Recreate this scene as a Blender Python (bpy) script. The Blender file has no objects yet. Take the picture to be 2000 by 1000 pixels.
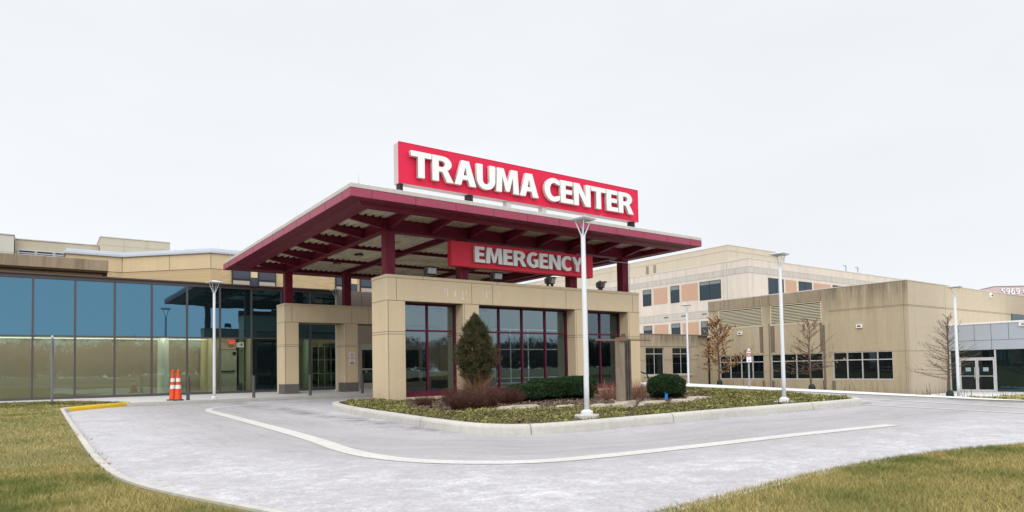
import bpy, math, random
import numpy as np
from mathutils import Vector, Matrix, noise
random.seed(7); rng=np.random.default_rng(7)
R=math.radians
sc=bpy.context.scene
COL=sc.collection

# ------------------------------------------------------------------ world, sun, camera
world=bpy.data.worlds.new("World"); sc.world=world; world.use_nodes=True
nt=world.node_tree; nt.nodes.clear()
def wn(t,**k):
    n=nt.nodes.new(t)
    for a,b in k.items(): setattr(n,a,b)
    return n
SUN_EL,SUN_AZ=R(34),R(-138)          # azimuth measured from +Y towards +X
sky=wn('ShaderNodeTexSky',sky_type='NISHITA',sun_disc=False); sky.sun_elevation=SUN_EL; sky.sun_rotation=SUN_AZ
tc=wn('ShaderNodeTexCoord'); sep=wn('ShaderNodeSeparateXYZ')
nt.links.new(tc.outputs['Generated'],sep.inputs[0])
# overcast dome: even and pale low down, brighter towards the zenith as real cloud is
ramp=wn('ShaderNodeValToRGB'); e=ramp.color_ramp.elements
e[0].position=0.0; e[0].color=(.96,.985,1.0,1); e[1].position=1.0; e[1].color=(1.0,1.0,1.0,1)
for p,c in ((.10,(.955,.985,1.02,1)),(.45,(.93,.965,1.01,1)),(.62,(.93,.96,.99,1))):
    q=ramp.color_ramp.elements.new(p); q.color=c
nt.links.new(sep.outputs[2],ramp.inputs[0])
bright=wn('ShaderNodeMapRange'); bright.inputs['From Min'].default_value=.5; bright.inputs['From Max'].default_value=.95
bright.inputs['To Min'].default_value=1.0; bright.inputs['To Max'].default_value=2.0
nt.links.new(sep.outputs[2],bright.inputs['Value'])
cl=wn('ShaderNodeTexNoise'); cl.inputs['Scale'].default_value=1.6; cl.inputs['Detail'].default_value=4
mp=wn('ShaderNodeMapping'); mp.inputs['Scale'].default_value=(1,1,3.5)
nt.links.new(tc.outputs['Generated'],mp.inputs[0]); nt.links.new(mp.outputs[0],cl.inputs[0])
clr=wn('ShaderNodeMapRange'); clr.inputs['From Min'].default_value=.3; clr.inputs['From Max'].default_value=.7
clr.inputs['To Min'].default_value=.965; clr.inputs['To Max'].default_value=1.035
nt.links.new(cl.outputs['Fac'],clr.inputs['Value'])
mm=wn('ShaderNodeMath',operation='MULTIPLY'); nt.links.new(bright.outputs[0],mm.inputs[0]); nt.links.new(clr.outputs[0],mm.inputs[1])
sd_=wn('ShaderNodeVectorMath',operation='DOT_PRODUCT'); sd_.inputs[1].default_value=(-.62,-.74,.26); nt.links.new(tc.outputs['Generated'],sd_.inputs[0])
sg=wn('ShaderNodeMapRange',interpolation_type='SMOOTHSTEP'); sg.inputs['From Min'].default_value=-.1; sg.inputs['From Max'].default_value=.95; sg.inputs['To Min'].default_value=1.; sg.inputs['To Max'].default_value=1.5
nt.links.new(sd_.outputs['Value'],sg.inputs['Value']); mm2=wn('ShaderNodeMath',operation='MULTIPLY'); nt.links.new(mm.outputs[0],mm2.inputs[0]); nt.links.new(sg.outputs[0],mm2.inputs[1])
bg1=wn('ShaderNodeBackground'); nt.links.new(ramp.outputs[0],bg1.inputs[0]); nt.links.new(mm2.outputs[0],bg1.inputs[1])
bg2=wn('ShaderNodeBackground'); bg2.inputs[1].default_value=.05; nt.links.new(sky.outputs[0],bg2.inputs[0])
mx=wn('ShaderNodeMixShader'); mx.inputs[0].default_value=.06
nt.links.new(bg1.outputs[0],mx.inputs[1]); nt.links.new(bg2.outputs[0],mx.inputs[2])
out=wn('ShaderNodeOutputWorld'); nt.links.new(mx.outputs[0],out.inputs[0])

sd=bpy.data.lights.new('sun','SUN'); sd.energy=.82; sd.angle=R(30); sd.color=(1,.965,.92)
so=bpy.data.objects.new('sun',sd); COL.objects.link(so)
dv=Vector((math.sin(SUN_AZ)*math.cos(SUN_EL),math.cos(SUN_AZ)*math.cos(SUN_EL),math.sin(SUN_EL)))
so.rotation_euler=dv.to_track_quat('Z','Y').to_euler(); so.location=(0,0,40)

CAM=Vector((-8.13,-17.5,1.0))
cd=bpy.data.cameras.new('camera'); cam=bpy.data.objects.new('camera',cd); COL.objects.link(cam); sc.camera=cam
cd.sensor_width=36; cd.lens=36*1278/2000; cd.shift_y=(671-500)/2000; cd.clip_end=3000; cd.clip_start=.05
M=Matrix.Rotation(R(-35.75),4,'Z')@Matrix.Rotation(R(90+2.15),4,'X')@Matrix.Rotation(R(-1.02),4,'Z')
cam.matrix_world=Matrix.Translation(CAM)@M
sc.view_settings.view_transform='Standard'; sc.view_settings.look='None'; sc.view_settings.exposure=0; sc.view_settings.gamma=1
sc.cycles.max_bounces=8; sc.cycles.transparent_max_bounces=24; sc.cycles.use_denoising=True
sc.cycles.sample_clamp_indirect=4

def T(x,y):
    t=-.042*max(0,min(x,19.4)-10)-.062*max(0,x-19.4)+.03*(y+7.45)*max(0,min(1,(x-10)/9.))
    return max(-1.38,min(0,t))

# ------------------------------------------------------------------ materials
MATS={}
def mat(name,col,rough=.7,metal=0.,var=None,streak=None,bump=None,speck=None,spec=.4,objc=False,emit=None,top=None,brick=None):
    """var=(scale,amount[,colour2]) blotches; streak=(strength,colour,xy scale) rain streaks running down; bump=(scale,strength)
    top=(z0,z1,colour,strength) weathering that is heavier near a coping"""
    if name in MATS: return MATS[name]
    m=bpy.data.materials.new(name); m.use_nodes=True; t=m.node_tree; N=t.nodes; L=t.links
    b=N['Principled BSDF']; b.inputs['Roughness'].default_value=rough; b.inputs['Metallic'].default_value=metal
    b.inputs['Specular IOR Level'].default_value=spec
    if objc:
        g=N.new('ShaderNodeTexCoord'); P=g.outputs['Object']
    else:
        g=N.new('ShaderNodeNewGeometry'); P=g.outputs['Position']
    def rgb(c):
        n=N.new('ShaderNodeRGB'); n.outputs[0].default_value=(*c,1); return n.outputs[0]
    cur=rgb(col)
    def mixc(a,bb,fac,typ='MIX'):
        n=N.new('ShaderNodeMix'); n.data_type='RGBA'; n.blend_type=typ; n.clamp_factor=True
        if isinstance(fac,(int,float)): n.inputs[0].default_value=fac
        else: L.new(fac,n.inputs[0])
        L.new(a,n.inputs[6]); L.new(bb,n.inputs[7]); return n.outputs[2]
    def noi(scale,detail=5,stretch=(1,1,1),rough_=.55,p=None):
        mpn=N.new('ShaderNodeMapping'); mpn.inputs['Scale'].default_value=stretch; L.new(p or P,mpn.inputs[0])
        n=N.new('ShaderNodeTexNoise'); n.inputs['Scale'].default_value=scale; n.inputs['Detail'].default_value=detail
        n.inputs['Roughness'].default_value=rough_; L.new(mpn.outputs[0],n.inputs[0]); return n.outputs['Fac']
    def rng_(f,a,bq,c=0,d=1):
        n=N.new('ShaderNodeMapRange'); L.new(f,n.inputs['Value'])
        n.inputs['From Min'].default_value=a; n.inputs['From Max'].default_value=bq
        n.inputs['To Min'].default_value=c; n.inputs['To Max'].default_value=d; return n.outputs[0]
    def mul(a,bq):
        n=N.new('ShaderNodeMath'); n.operation='MULTIPLY'
        for i,v in enumerate((a,bq)):
            if isinstance(v,(int,float)): n.inputs[i].default_value=v
            else: L.new(v,n.inputs[i])
        return n.outputs[0]
    if brick:
        sx=N.new('ShaderNodeSeparateXYZ'); L.new(P,sx.inputs[0]); ad=N.new('ShaderNodeMath'); L.new(sx.outputs[0],ad.inputs[0]); L.new(sx.outputs[1],ad.inputs[1])
        cb=N.new('ShaderNodeCombineXYZ'); L.new(ad.outputs[0],cb.inputs[0]); L.new(sx.outputs[2],cb.inputs[1])
        bt=N.new('ShaderNodeTexBrick'); L.new(cb.outputs[0],bt.inputs[0]); bt.inputs['Scale'].default_value=1
        bt.inputs['Brick Width'].default_value=.3; bt.inputs['Row Height'].default_value=.075; bt.inputs['Mortar Size'].default_value=.008
        bt.inputs['Color1'].default_value=(*col,1); bt.inputs['Color2'].default_value=(*brick,1); bt.inputs['Mortar'].default_value=(.42,.36,.25,1)
        cur=bt.outputs['Color']
    if var:
        for v in (var if isinstance(var,list) else [var]):
            c2=v[2] if len(v)>2 else tuple(x*.62 for x in col)
            f=rng_(noi(v[0],6),.38,.68); cur=mixc(cur,rgb(c2),mul(f,v[1]))
    if streak:
        for s in (streak if isinstance(streak,list) else [streak]):
            f=rng_(noi(s[2],5,(1,1,.07),.65),.47,.68); cur=mixc(cur,rgb(s[1]),mul(f,s[0]))
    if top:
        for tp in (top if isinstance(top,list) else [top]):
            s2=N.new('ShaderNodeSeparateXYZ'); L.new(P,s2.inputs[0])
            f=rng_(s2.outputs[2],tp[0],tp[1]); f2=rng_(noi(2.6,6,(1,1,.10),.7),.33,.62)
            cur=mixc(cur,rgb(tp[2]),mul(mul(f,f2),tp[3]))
    if speck:
        f=rng_(noi(speck[0],3),.5,.75); cur=mixc(cur,rgb(speck[2]),mul(f,speck[1]))
    L.new(cur,b.inputs['Base Color'])
    if bump:
        n=N.new('ShaderNodeBump'); n.inputs['Strength'].default_value=bump[1]; n.inputs['Distance'].default_value=.02
        L.new(noi(bump[0],5),n.inputs['Height']); L.new(n.outputs[0],b.inputs['Normal'])
    if emit:
        b.inputs['Emission Color'].default_value=(*emit[0],1); b.inputs['Emission Strength'].default_value=emit[1]
    MATS[name]=m; return m

def glass(name,tint,refl,refl_col=(1,1,1),body=(.01,.012,.014),clear=.5,rough=.01):
    """tinted pane: part clear, part dark body, with a mirror coat"""
    m=bpy.data.materials.new(name); m.use_nodes=True; t=m.node_tree; N=t.nodes; L=t.links; N.clear()
    o=N.new('ShaderNodeOutputMaterial')
    tr=N.new('ShaderNodeBsdfTransparent'); tr.inputs[0].default_value=(*tint,1)
    df=N.new('ShaderNodeBsdfDiffuse'); df.inputs[0].default_value=(*body,1)
    m1=N.new('ShaderNodeMixShader'); m1.inputs[0].default_value=clear; L.new(df.outputs[0],m1.inputs[1]); L.new(tr.outputs[0],m1.inputs[2])
    gl=N.new('ShaderNodeBsdfGlossy'); gl.inputs[0].default_value=(*refl_col,1); gl.inputs['Roughness'].default_value=rough
    g=N.new('ShaderNodeNewGeometry'); nz=N.new('ShaderNodeTexNoise'); nz.inputs['Scale'].default_value=.6; L.new(g.outputs['Position'],nz.inputs[0])
    bp=N.new('ShaderNodeBump'); bp.inputs['Strength'].default_value=.05; bp.inputs['Distance'].default_value=.05; L.new(nz.outputs[0],bp.inputs['Height']); L.new(bp.outputs[0],gl.inputs['Normal'])
    fr=N.new('ShaderNodeFresnel'); fr.inputs[0].default_value=1.5
    mr=N.new('ShaderNodeMapRange'); mr.inputs['From Min'].default_value=.04; mr.inputs['From Max'].default_value=1
    mr.inputs['To Min'].default_value=refl; mr.inputs['To Max'].default_value=1; L.new(fr.outputs[0],mr.inputs['Value'])
    m2=N.new('ShaderNodeMixShader'); L.new(mr.outputs[0],m2.inputs[0]); L.new(m1.outputs[0],m2.inputs[1]); L.new(gl.outputs[0],m2.inputs[2])
    L.new(m2.outputs[0],o.inputs[0]); MATS[name]=m; return m

def leafmat(name,c1,c2,c3=None,scale=1.2,rough=.75):
    """foliage colour varies per face (colour attribute 'v') and in broad patches"""
    m=bpy.data.materials.new(name); m.use_nodes=True; t=m.node_tree; N=t.nodes; L=t.links; b=N['Principled BSDF']
    b.inputs['Roughness'].default_value=rough; b.inputs['Specular IOR Level'].default_value=.2
    a=N.new('ShaderNodeAttribute'); a.attribute_name='v'
    cr=N.new('ShaderNodeValToRGB'); cr.color_ramp.elements[0].color=(*c1,1); cr.color_ramp.elements[1].color=(*c2,1)
    L.new(a.outputs['Fac'],cr.inputs[0]); cur=cr.outputs[0]
    if c3:
        g=N.new('ShaderNodeNewGeometry'); nz=N.new('ShaderNodeTexNoise'); nz.inputs['Scale'].default_value=scale; nz.inputs['Detail'].default_value=6; nz.inputs['Roughness'].default_value=.65
        L.new(g.outputs['Position'],nz.inputs[0]); mr=N.new('ShaderNodeMapRange'); mr.inputs['From Min'].default_value=.42; mr.inputs['From Max'].default_value=.62; L.new(nz.outputs[0],mr.inputs[0])
        mxn=N.new('ShaderNodeMix'); mxn.data_type='RGBA'; L.new(mr.outputs[0],mxn.inputs[0]); L.new(cur,mxn.inputs[6])
        sc2=N.new('ShaderNodeMix'); sc2.data_type='RGBA'; sc2.inputs[0].default_value=.8; L.new(cur,sc2.inputs[6]); sc2.inputs[7].default_value=(*c3,1)
        L.new(sc2.outputs[2],mxn.inputs[7]); cur=mxn.outputs[2]
    L.new(cur,b.inputs['Base Color']); MATS[name]=m; return m

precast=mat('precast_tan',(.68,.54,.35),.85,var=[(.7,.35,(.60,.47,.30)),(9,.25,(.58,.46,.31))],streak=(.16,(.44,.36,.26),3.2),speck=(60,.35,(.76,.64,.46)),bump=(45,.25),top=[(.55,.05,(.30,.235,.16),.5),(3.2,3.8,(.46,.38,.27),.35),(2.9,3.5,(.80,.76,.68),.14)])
coping=mat('precast_coping',(.60,.48,.32),.85,var=(2,.4,(.46,.38,.26)),bump=(40,.25))
joint=mat('sealant_joint',(.20,.165,.12),.9)
greyplinth=mat('grey_plinth',(.14,.13,.125),.7,var=(4,.3))
maroon=mat('maroon_steel',(.165,.014,.034),.5,var=[(1.2,.3,(.12,.010,.026)),(7,.25,(.19,.03,.05))],streak=(.3,(.10,.012,.024),4),spec=.22)
fasciam=mat('maroon_fascia',(.36,.058,.105),.42,var=[(.5,.35,(.30,.048,.09)),(5,.2,(.42,.09,.14))],streak=(.3,(.27,.05,.085),5),spec=.35)
fjoint=mat('fascia_joint',(.06,.012,.02),.6)
capm=mat('roof_edge_metal',(.60,.56,.51),.5,var=(1,.4,(.5,.47,.43)),streak=(.3,(.42,.38,.33),5))
deckm=mat('deck_metal',(.74,.68,.53),.6,var=[(1.1,.6,(.34,.27,.15)),(3,.4,(.52,.47,.38))],streak=(.25,(.42,.28,.12),4))
darkgap=mat('dark_gap',(.01,.009,.009),.9)
signred=mat('sign_red',(.72,.018,.070),.42,var=(.6,.2,(.62,.016,.055)),streak=(.15,(.55,.02,.05),3),spec=.25)
signred2=mat('sign_red_lower',(.70,.024,.055),.42,var=(.6,.12,(.5,.018,.04)),spec=.3)
signside=mat('sign_return',(.62,.50,.52),.5)
letterf=mat('letter_face',(.86,.85,.85),.4,var=(3,.15,(.76,.75,.74)))
letters_=mat('letter_return',(.62,.58,.55),.5,var=(2,.3))
steelpost=mat('galvanised_post',(.62,.60,.57),.45,metal=.3)
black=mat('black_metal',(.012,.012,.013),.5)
white_paint=mat('white_pole_paint',(.68,.70,.72),.35,objc=True,var=(3,.3,(.56,.58,.60)))
lens=mat('lamp_lens',(.35,.37,.36),.2,objc=True)
footing=mat('concrete_footing',(.50,.47,.41),.9,objc=True,var=(6,.5,(.38,.35,.30)),bump=(30,.3))
mullion=mat('bronze_mullion',(.105,.085,.085),.4,metal=.2,var=(2,.2))
darkframe=mat('dark_window_frame',(.03,.028,.03),.45)
alum=mat('aluminium_frame',(.60,.60,.61),.4,metal=.2,var=(2,.2))
orange=mat('cone_orange',(.75,.075,.012),.5,objc=True,var=(5,.3,(.6,.05,.01)))
reflw=mat('cone_collar',(.80,.78,.76),.35,objc=True,var=(9,.4,(.6,.57,.55)))
rubber=mat('black_rubber',(.015,.015,.015),.8)
bollm=mat('bollard_grey',(.085,.085,.09),.6,objc=True,var=(5,.4))
brickm=mat('buff_brick',(.62,.46,.25),.9,brick=(.50,.36,.19),var=(1.5,.3,(.52,.38,.2)),bump=(25,.3))
bandm=mat('buff_precast_band',(.66,.52,.32),.85,var=(1.2,.35,(.56,.43,.26)),streak=(.2,(.45,.36,.24),3))
whitecap=mat('white_metal_coping',(.52,.56,.62),.35,var=(1,.3,(.42,.46,.53)))
rustc=mat('weathered_concrete_beam',(.34,.26,.17),.9,var=(1.2,.5,(.24,.19,.13)),streak=[(.75,(.14,.105,.075),3.0),(.4,(.42,.36,.28),4.4)],bump=(25,.4))
penth=mat('penthouse_concrete',(.50,.45,.345),.9,var=(.8,.35,(.42,.38,.29)),streak=(.3,(.38,.34,.28),2.2),bump=(20,.2))
penthw=mat('penthouse_pale_concrete',(.62,.60,.54),.9,var=(.8,.35,(.52,.5,.45)),streak=(.2,(.45,.42,.37),2.2))
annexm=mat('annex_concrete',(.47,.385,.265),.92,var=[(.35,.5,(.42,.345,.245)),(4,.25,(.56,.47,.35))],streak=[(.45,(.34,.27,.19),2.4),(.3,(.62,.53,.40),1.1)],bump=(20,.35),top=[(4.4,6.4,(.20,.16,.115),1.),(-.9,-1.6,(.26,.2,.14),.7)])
annexl=mat('annex_side_concrete',(.52,.435,.32),.92,var=[(.3,.4,(.50,.41,.30)),(4,.25,(.62,.53,.41))],streak=(.25,(.42,.35,.26),2.2),bump=(20,.35))
annexdark=mat('annex_stained_concrete',(.36,.285,.20),.92,var=(.6,.5,(.26,.21,.15)),streak=[(.8,(.17,.135,.10),3.5)],bump=(20,.35))
stainm=mat('dark_rain_stain',(.20,.155,.12),.95,var=(3,.5,(.13,.10,.08)),streak=(.5,(.30,.24,.18),6))
louverm=mat('louver_tan',(.66,.60,.44),.6)
towerm=mat('tower_concrete',(.66,.59,.51),.9,var=[(.3,.35,(.58,.52,.46)),(2,.2,(.70,.64,.57))],streak=(.5,(.46,.42,.385),1.5),bump=(15,.2))
towerg=mat('tower_grey_band',(.52,.485,.45),.9,var=(.5,.5,(.58,.53,.47)),streak=(.6,(.38,.35,.33),2.6))
peach=mat('peach_panel',(.52,.335,.235),.8,var=(.5,.25,(.47,.30,.22)))
pink=mat('pink_wall',(.58,.44,.45),.8,var=(.5,.2))
metalpan=mat('metal_panel',(.42,.46,.52),.4,metal=.1,var=(.8,.3,(.46,.50,.56)))
metaljoint=mat('panel_joint',(.05,.055,.07),.7)
oliv=mat('lobby_wall',(.40,.345,.285),.8,var=(.5,.2))
lobbypale=mat('lobby_column_paint',(.80,.82,.78),.7)
lobbyfloor=mat('lobby_floor',(.30,.30,.26),.3,var=(2,.3))
striplight=mat('strip_light',(.9,.9,.8),.5,emit=((1,.95,.75),.9))
lobbyfill=mat('lobby_fill_glow',(.9,.9,.8),.5,emit=((1,.93,.78),11.))  # glow of the unseen panels added to brighten the lobby
lobbyceil=mat('lobby_ceiling',(.6,.6,.52),.8)
taupe=mat('taupe_panel',(.22,.185,.155),.6,var=(1,.3))
beigepanel=mat('beige_panel',(.40,.335,.27),.7,var=(1,.2))
doorframe=mat('door_frame_paint',(.48,.43,.36),.5)
blind=mat('window_blind',(.42,.38,.32),.8)
navy=mat('navy_glass_panel',(.028,.040,.065),.12,spec=.6)
bark=mat('tree_bark',(.11,.075,.052),.9,objc=True,var=(12,.5,(.18,.14,.11)))
woodpost=mat('weathered_timber',(.27,.215,.155),.85,objc=True,var=(3,.4,(.30,.25,.19)),streak=(.6,(.12,.09,.065),14),bump=(30,.5))
rustbar=mat('rusty_steel',(.19,.115,.07),.7,objc=True,var=(8,.6,(.20,.12,.08)))
rockm=mat('limestone',(.40,.34,.26),.95,objc=True,var=[(4,.6,(.22,.18,.13)),(14,.4,(.55,.5,.42))],bump=(18,.8))
bagm=mat('green_watering_bag',(.012,.028,.022),.6,objc=True)
bluem=mat('blue_plastic',(.02,.22,.75),.4)
signwhite=mat('sign_white',(.78,.76,.74),.5)
signdk=mat('sign_maroon',(.30,.02,.05),.5)
signpole=mat('grey_sign_pole',(.22,.23,.27),.5,metal=.3)
exitred=mat('exit_sign_red',(.6,.04,.03),.5,emit=((1,.08,.05),.8))
postgrey=mat('sign_post_steel',(.36,.35,.37),.5,metal=.3)

gl_up=glass('reflective_blue_glass',(0,0,0),.62,(.115,.255,.37),(.014,.034,.038),0.0)
gl_dn=glass('green_tinted_glass',(.85,.875,.82),.095,(.60,.95,.85),(.02,.03,.025),.96)
gl_dk=glass('dark_teal_glass',(.2,.30,.28),.08,(.55,.8,.85),(.008,.016,.018),.35)
gl_por=glass('portico_glass',(.60,.64,.62),.22,(.45,.60,.70),(.010,.012,.013),.92)
gl_win=glass('window_glass',(.16,.19,.21),.05,(.75,.92,1.),(.007,.010,.012),.25)
gl_tow=glass('tower_window_glass',(.3,.36,.4),.07,(.70,.85,1.),(.015,.022,.03),.4)

# ------------------------------------------------------------------ mesh builder
def wl(o):
    v=Vector((0,0,0))
    while o is not None: v+=o.location; o=o.parent
    return v
class MB:
    def __init__(s): s.v=[]; s.f=[]; s.m=[]
    def add(s,vs,fs,m=0):
        b=len(s.v); s.v+= [tuple(p) for p in vs]; s.f+=[tuple(i+b for i in f) for f in fs]; s.m+=[m]*len(fs); return s
    def box(s,x0,x1,y0,y1,z0,z1,m=0):
        if x0>x1:x0,x1=x1,x0
        if y0>y1:y0,y1=y1,y0
        if z0>z1:z0,z1=z1,z0
        return s.add([(x0,y0,z0),(x1,y0,z0),(x1,y1,z0),(x0,y1,z0),(x0,y0,z1),(x1,y0,z1),(x1,y1,z1),(x0,y1,z1)],
            [(0,3,2,1),(4,5,6,7),(0,1,5,4),(1,2,6,5),(2,3,7,6),(3,0,4,7)],m)
    def quad(s,a,b,c,d,m=0): return s.add([a,b,c,d],[(0,1,2,3)],m)
    def prism(s,pts,z0,z1,m=0,cap=True):
        n=len(pts); zf0=z0 if callable(z0) else (lambda x,y:z0); zf1=z1 if callable(z1) else (lambda x,y:z1)
        vs=[(x,y,zf0(x,y)) for x,y in pts]+[(x,y,zf1(x,y)) for x,y in pts]
        fs=[(i,(i+1)%n,(i+1)%n+n,i+n) for i in range(n)]
        if cap: fs+=[tuple(range(n))[::-1],tuple(range(n,2*n))]
        return s.add(vs,fs,m)
    def ext(s,prof,axis,a,b,m=0):
        """extrude a profile of 2-D points along axis x or y (profile is (other,z))"""
        n=len(prof)
        def P(q,t): return (t,q[0],q[1]) if axis=='x' else (q[0],t,q[1])
        vs=[P(q,a) for q in prof]+[P(q,b) for q in prof]
        return s.add(vs,[(i,(i+1)%n,(i+1)%n+n,i+n) for i in range(n)]+[tuple(range(n))[::-1],tuple(range(n,2*n))],m)
    def tube(s,pts,rad,n=8,m=0,cap=True):
        pts=[Vector(p) for p in pts]; k=len(pts)
        rs=rad if isinstance(rad,(list,tuple)) else [rad]*k
        vs=[];u=None
        for i,p in enumerate(pts):
            d=(pts[min(i+1,k-1)]-pts[max(i-1,0)]).normalized()
            if u is None:
                u=d.cross(Vector((0,0,1))) if abs(d.z)<.95 else d.cross(Vector((1,0,0)))
            u=(u-d*u.dot(d)).normalized(); w=d.cross(u)
            for j in range(n):
                a=2*math.pi*j/n; vs.append(p+(u*math.cos(a)+w*math.sin(a))*rs[i])
        fs=[(i*n+j,i*n+(j+1)%n,(i+1)*n+(j+1)%n,(i+1)*n+j) for i in range(k-1) for j in range(n)]
        if cap: fs+=[tuple(range(n))[::-1],tuple(range((k-1)*n,k*n))]
        return s.add(vs,fs,m)
    def lathe(s,prof,cx,cy,n=20,m=0):
        vs=[(cx+r*math.cos(2*math.pi*j/n),cy+r*math.sin(2*math.pi*j/n),z) for r,z in prof for j in range(n)]
        k=len(prof)
        fs=[(i*n+j,i*n+(j+1)%n,(i+1)*n+(j+1)%n,(i+1)*n+j) for i in range(k-1) for j in range(n)]+[tuple(range(n))[::-1],tuple(range((k-1)*n,k*n))]
        return s.add(vs,fs,m)
    def build(s,name,mats,parent=None,bevel=0,smooth=False,origin=None):
        if not isinstance(mats,(list,tuple)): mats=[mats]
        o0=wl(parent) if parent else (Vector(origin) if origin else Vector((0,0,0)))
        me=bpy.data.meshes.new(name); me.from_pydata([(p[0]-o0.x,p[1]-o0.y,p[2]-o0.z) for p in s.v],[],s.f)
        for mm_ in mats: me.materials.append(mm_)
        me.polygons.foreach_set('material_index',s.m)
        if smooth: me.polygons.foreach_set('use_smooth',[True]*len(s.f))
        me.update(); o=bpy.data.objects.new(name,me); COL.objects.link(o)
        if parent: o.parent=parent
        elif origin: o.location=origin
        if bevel:
            bv=o.modifiers.new('b','BEVEL'); bv.width=bevel; bv.segments=2; bv.limit_method='ANGLE'; bv.angle_limit=R(40)
        if smooth:
            pass
        return o
def tag(o,label=None,cat=None,group=None,kind=None):
    if label:o['label']=label
    if cat:o['category']=cat
    if group:o['group']=group
    if kind:o['kind']=kind
    return o
def thing(name,label,cat,loc=(0,0,0),group=None):
    o=bpy.data.objects.new(name,None); o.empty_display_size=.2; COL.objects.link(o); o.location=loc
    return tag(o,label,cat,group)
def struct(o): o['kind']='structure'; return o
def dup(root,loc,label,rotz=0.,scale=None):
    def rec(o,par):
        c=o.copy(); COL.objects.link(c); c.parent=par
        for ch in list(o.children): rec(ch,c)
        return c
    r=rec(root,None); r.location=loc; r.rotation_euler=(0,0,rotz); r['label']=label
    if scale: r.scale=scale
    return r
def npmesh(name,V,F,mats,v=None,parent=None,origin=(0,0,0)):
    """V (n,3) F (m,k) quickly built; v per-face value stored as attribute"""
    o0=wl(parent) if parent else Vector(origin)
    V=np.asarray(V,dtype=np.float32)-np.array(o0[:],dtype=np.float32)
    me=bpy.data.meshes.new(name); k=F.shape[1]
    me.vertices.add(len(V)); me.vertices.foreach_set('co',V.ravel())
    me.loops.add(F.size); me.loops.foreach_set('vertex_index',F.astype(np.int32).ravel())
    me.polygons.add(len(F)); me.polygons.foreach_set('loop_start',np.arange(0,F.size,k,dtype=np.int32)); 
    me.update(calc_edges=True)
    for mm_ in (mats if isinstance(mats,(list,tuple)) else [mats]): me.materials.append(mm_)
    if v is not None:
        a=me.attributes.new('v','FLOAT','FACE'); a.data.foreach_set('value',np.asarray(v,dtype=np.float32))
    me.validate(); o=bpy.data.objects.new(name,me); COL.objects.link(o)
    if parent: o.parent=parent
    else: o.location=origin
    return o
def smooth_poly(pts,it=3,closed=True):
    for _ in range(it):
        q=[]; n=len(pts)
        for i in range(n if closed else n-1):
            a=pts[i]; b=pts[(i+1)%n]
            q.append((a[0]*.75+b[0]*.25,a[1]*.75+b[1]*.25)); q.append((a[0]*.25+b[0]*.75,a[1]*.25+b[1]*.75))
        pts=q if closed else [pts[0]]+q+[pts[-1]]
    return pts
def resample(pts,step):
    out=[pts[0]]
    for a,b in zip(pts,pts[1:]):
        n=max(1,int(math.dist(a,b)/step)); out+=[(a[0]+(b[0]-a[0])*i/n,a[1]+(b[1]-a[1])*i/n) for i in range(1,n+1)]
    return out
def offset(pts,d,closed=False):
    n=len(pts); r=[]
    for i in range(n):
        a=pts[(i-1)%n] if closed or i>0 else pts[i]; b=pts[(i+1)%n] if closed or i<n-1 else pts[i]
        dx,dy=b[0]-a[0],b[1]-a[1]; l=math.hypot(dx,dy) or 1; r.append((pts[i][0]-dy/l*d,pts[i][1]+dx/l*d))
    return r
def strip(mb,pts,w,dz,m=0,h=0.):
    """flat painted band laid on the ground"""
    a=offset(pts,w/2); b=offset(pts,-w/2)
    for i in range(len(pts)-1):
        q=[a[i],b[i],b[i+1],a[i+1]]; mb.quad(*[(x,y,T(x,y)+dz) for x,y in q],m)
def kerb(mb,pts,w,h,inner=1,m=0,closed=False):
    """rounded kerb: pts is the road-side foot; body lies on the side given by inner"""
    prof=[(0,-.05),(.02,h-.05),(.035,h-.02),(.06,h),(w,h),(w,-.05)]
    rows=[offset(pts,d*inner,closed) for d,_ in prof]; n=len(pts)
    vs=[(x,y,T(x,y)+z) for (d,z),row in zip(prof,rows) for x,y in row]
    fs=[]
    for k in range(len(prof)-1):
        for i in range(n if closed else n-1):
            j=(i+1)%n; fs.append((k*n+i,k*n+j,(k+1)*n+j,(k+1)*n+i))
    if not closed: fs+=[tuple(k*n for k in range(len(prof))),tuple(k*n+n-1 for k in range(len(prof)))]
    mb.add(vs,fs,m)
def inpoly(x,y,poly):
    px=np.array([p[0] for p in poly]); py=np.array([p[1] for p in poly]); r=np.zeros(x.shape,bool); j=len(poly)-1
    for i in range(len(poly)):
        c=((py[i]>y)!=(py[j]>y)); 
        with np.errstate(divide='ignore',invalid='ignore'): xx=(px[j]-px[i])*(y-py[i])/(py[j]-py[i]+1e-12)+px[i]
        r^=c&(x<xx); j=i
    return r

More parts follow.
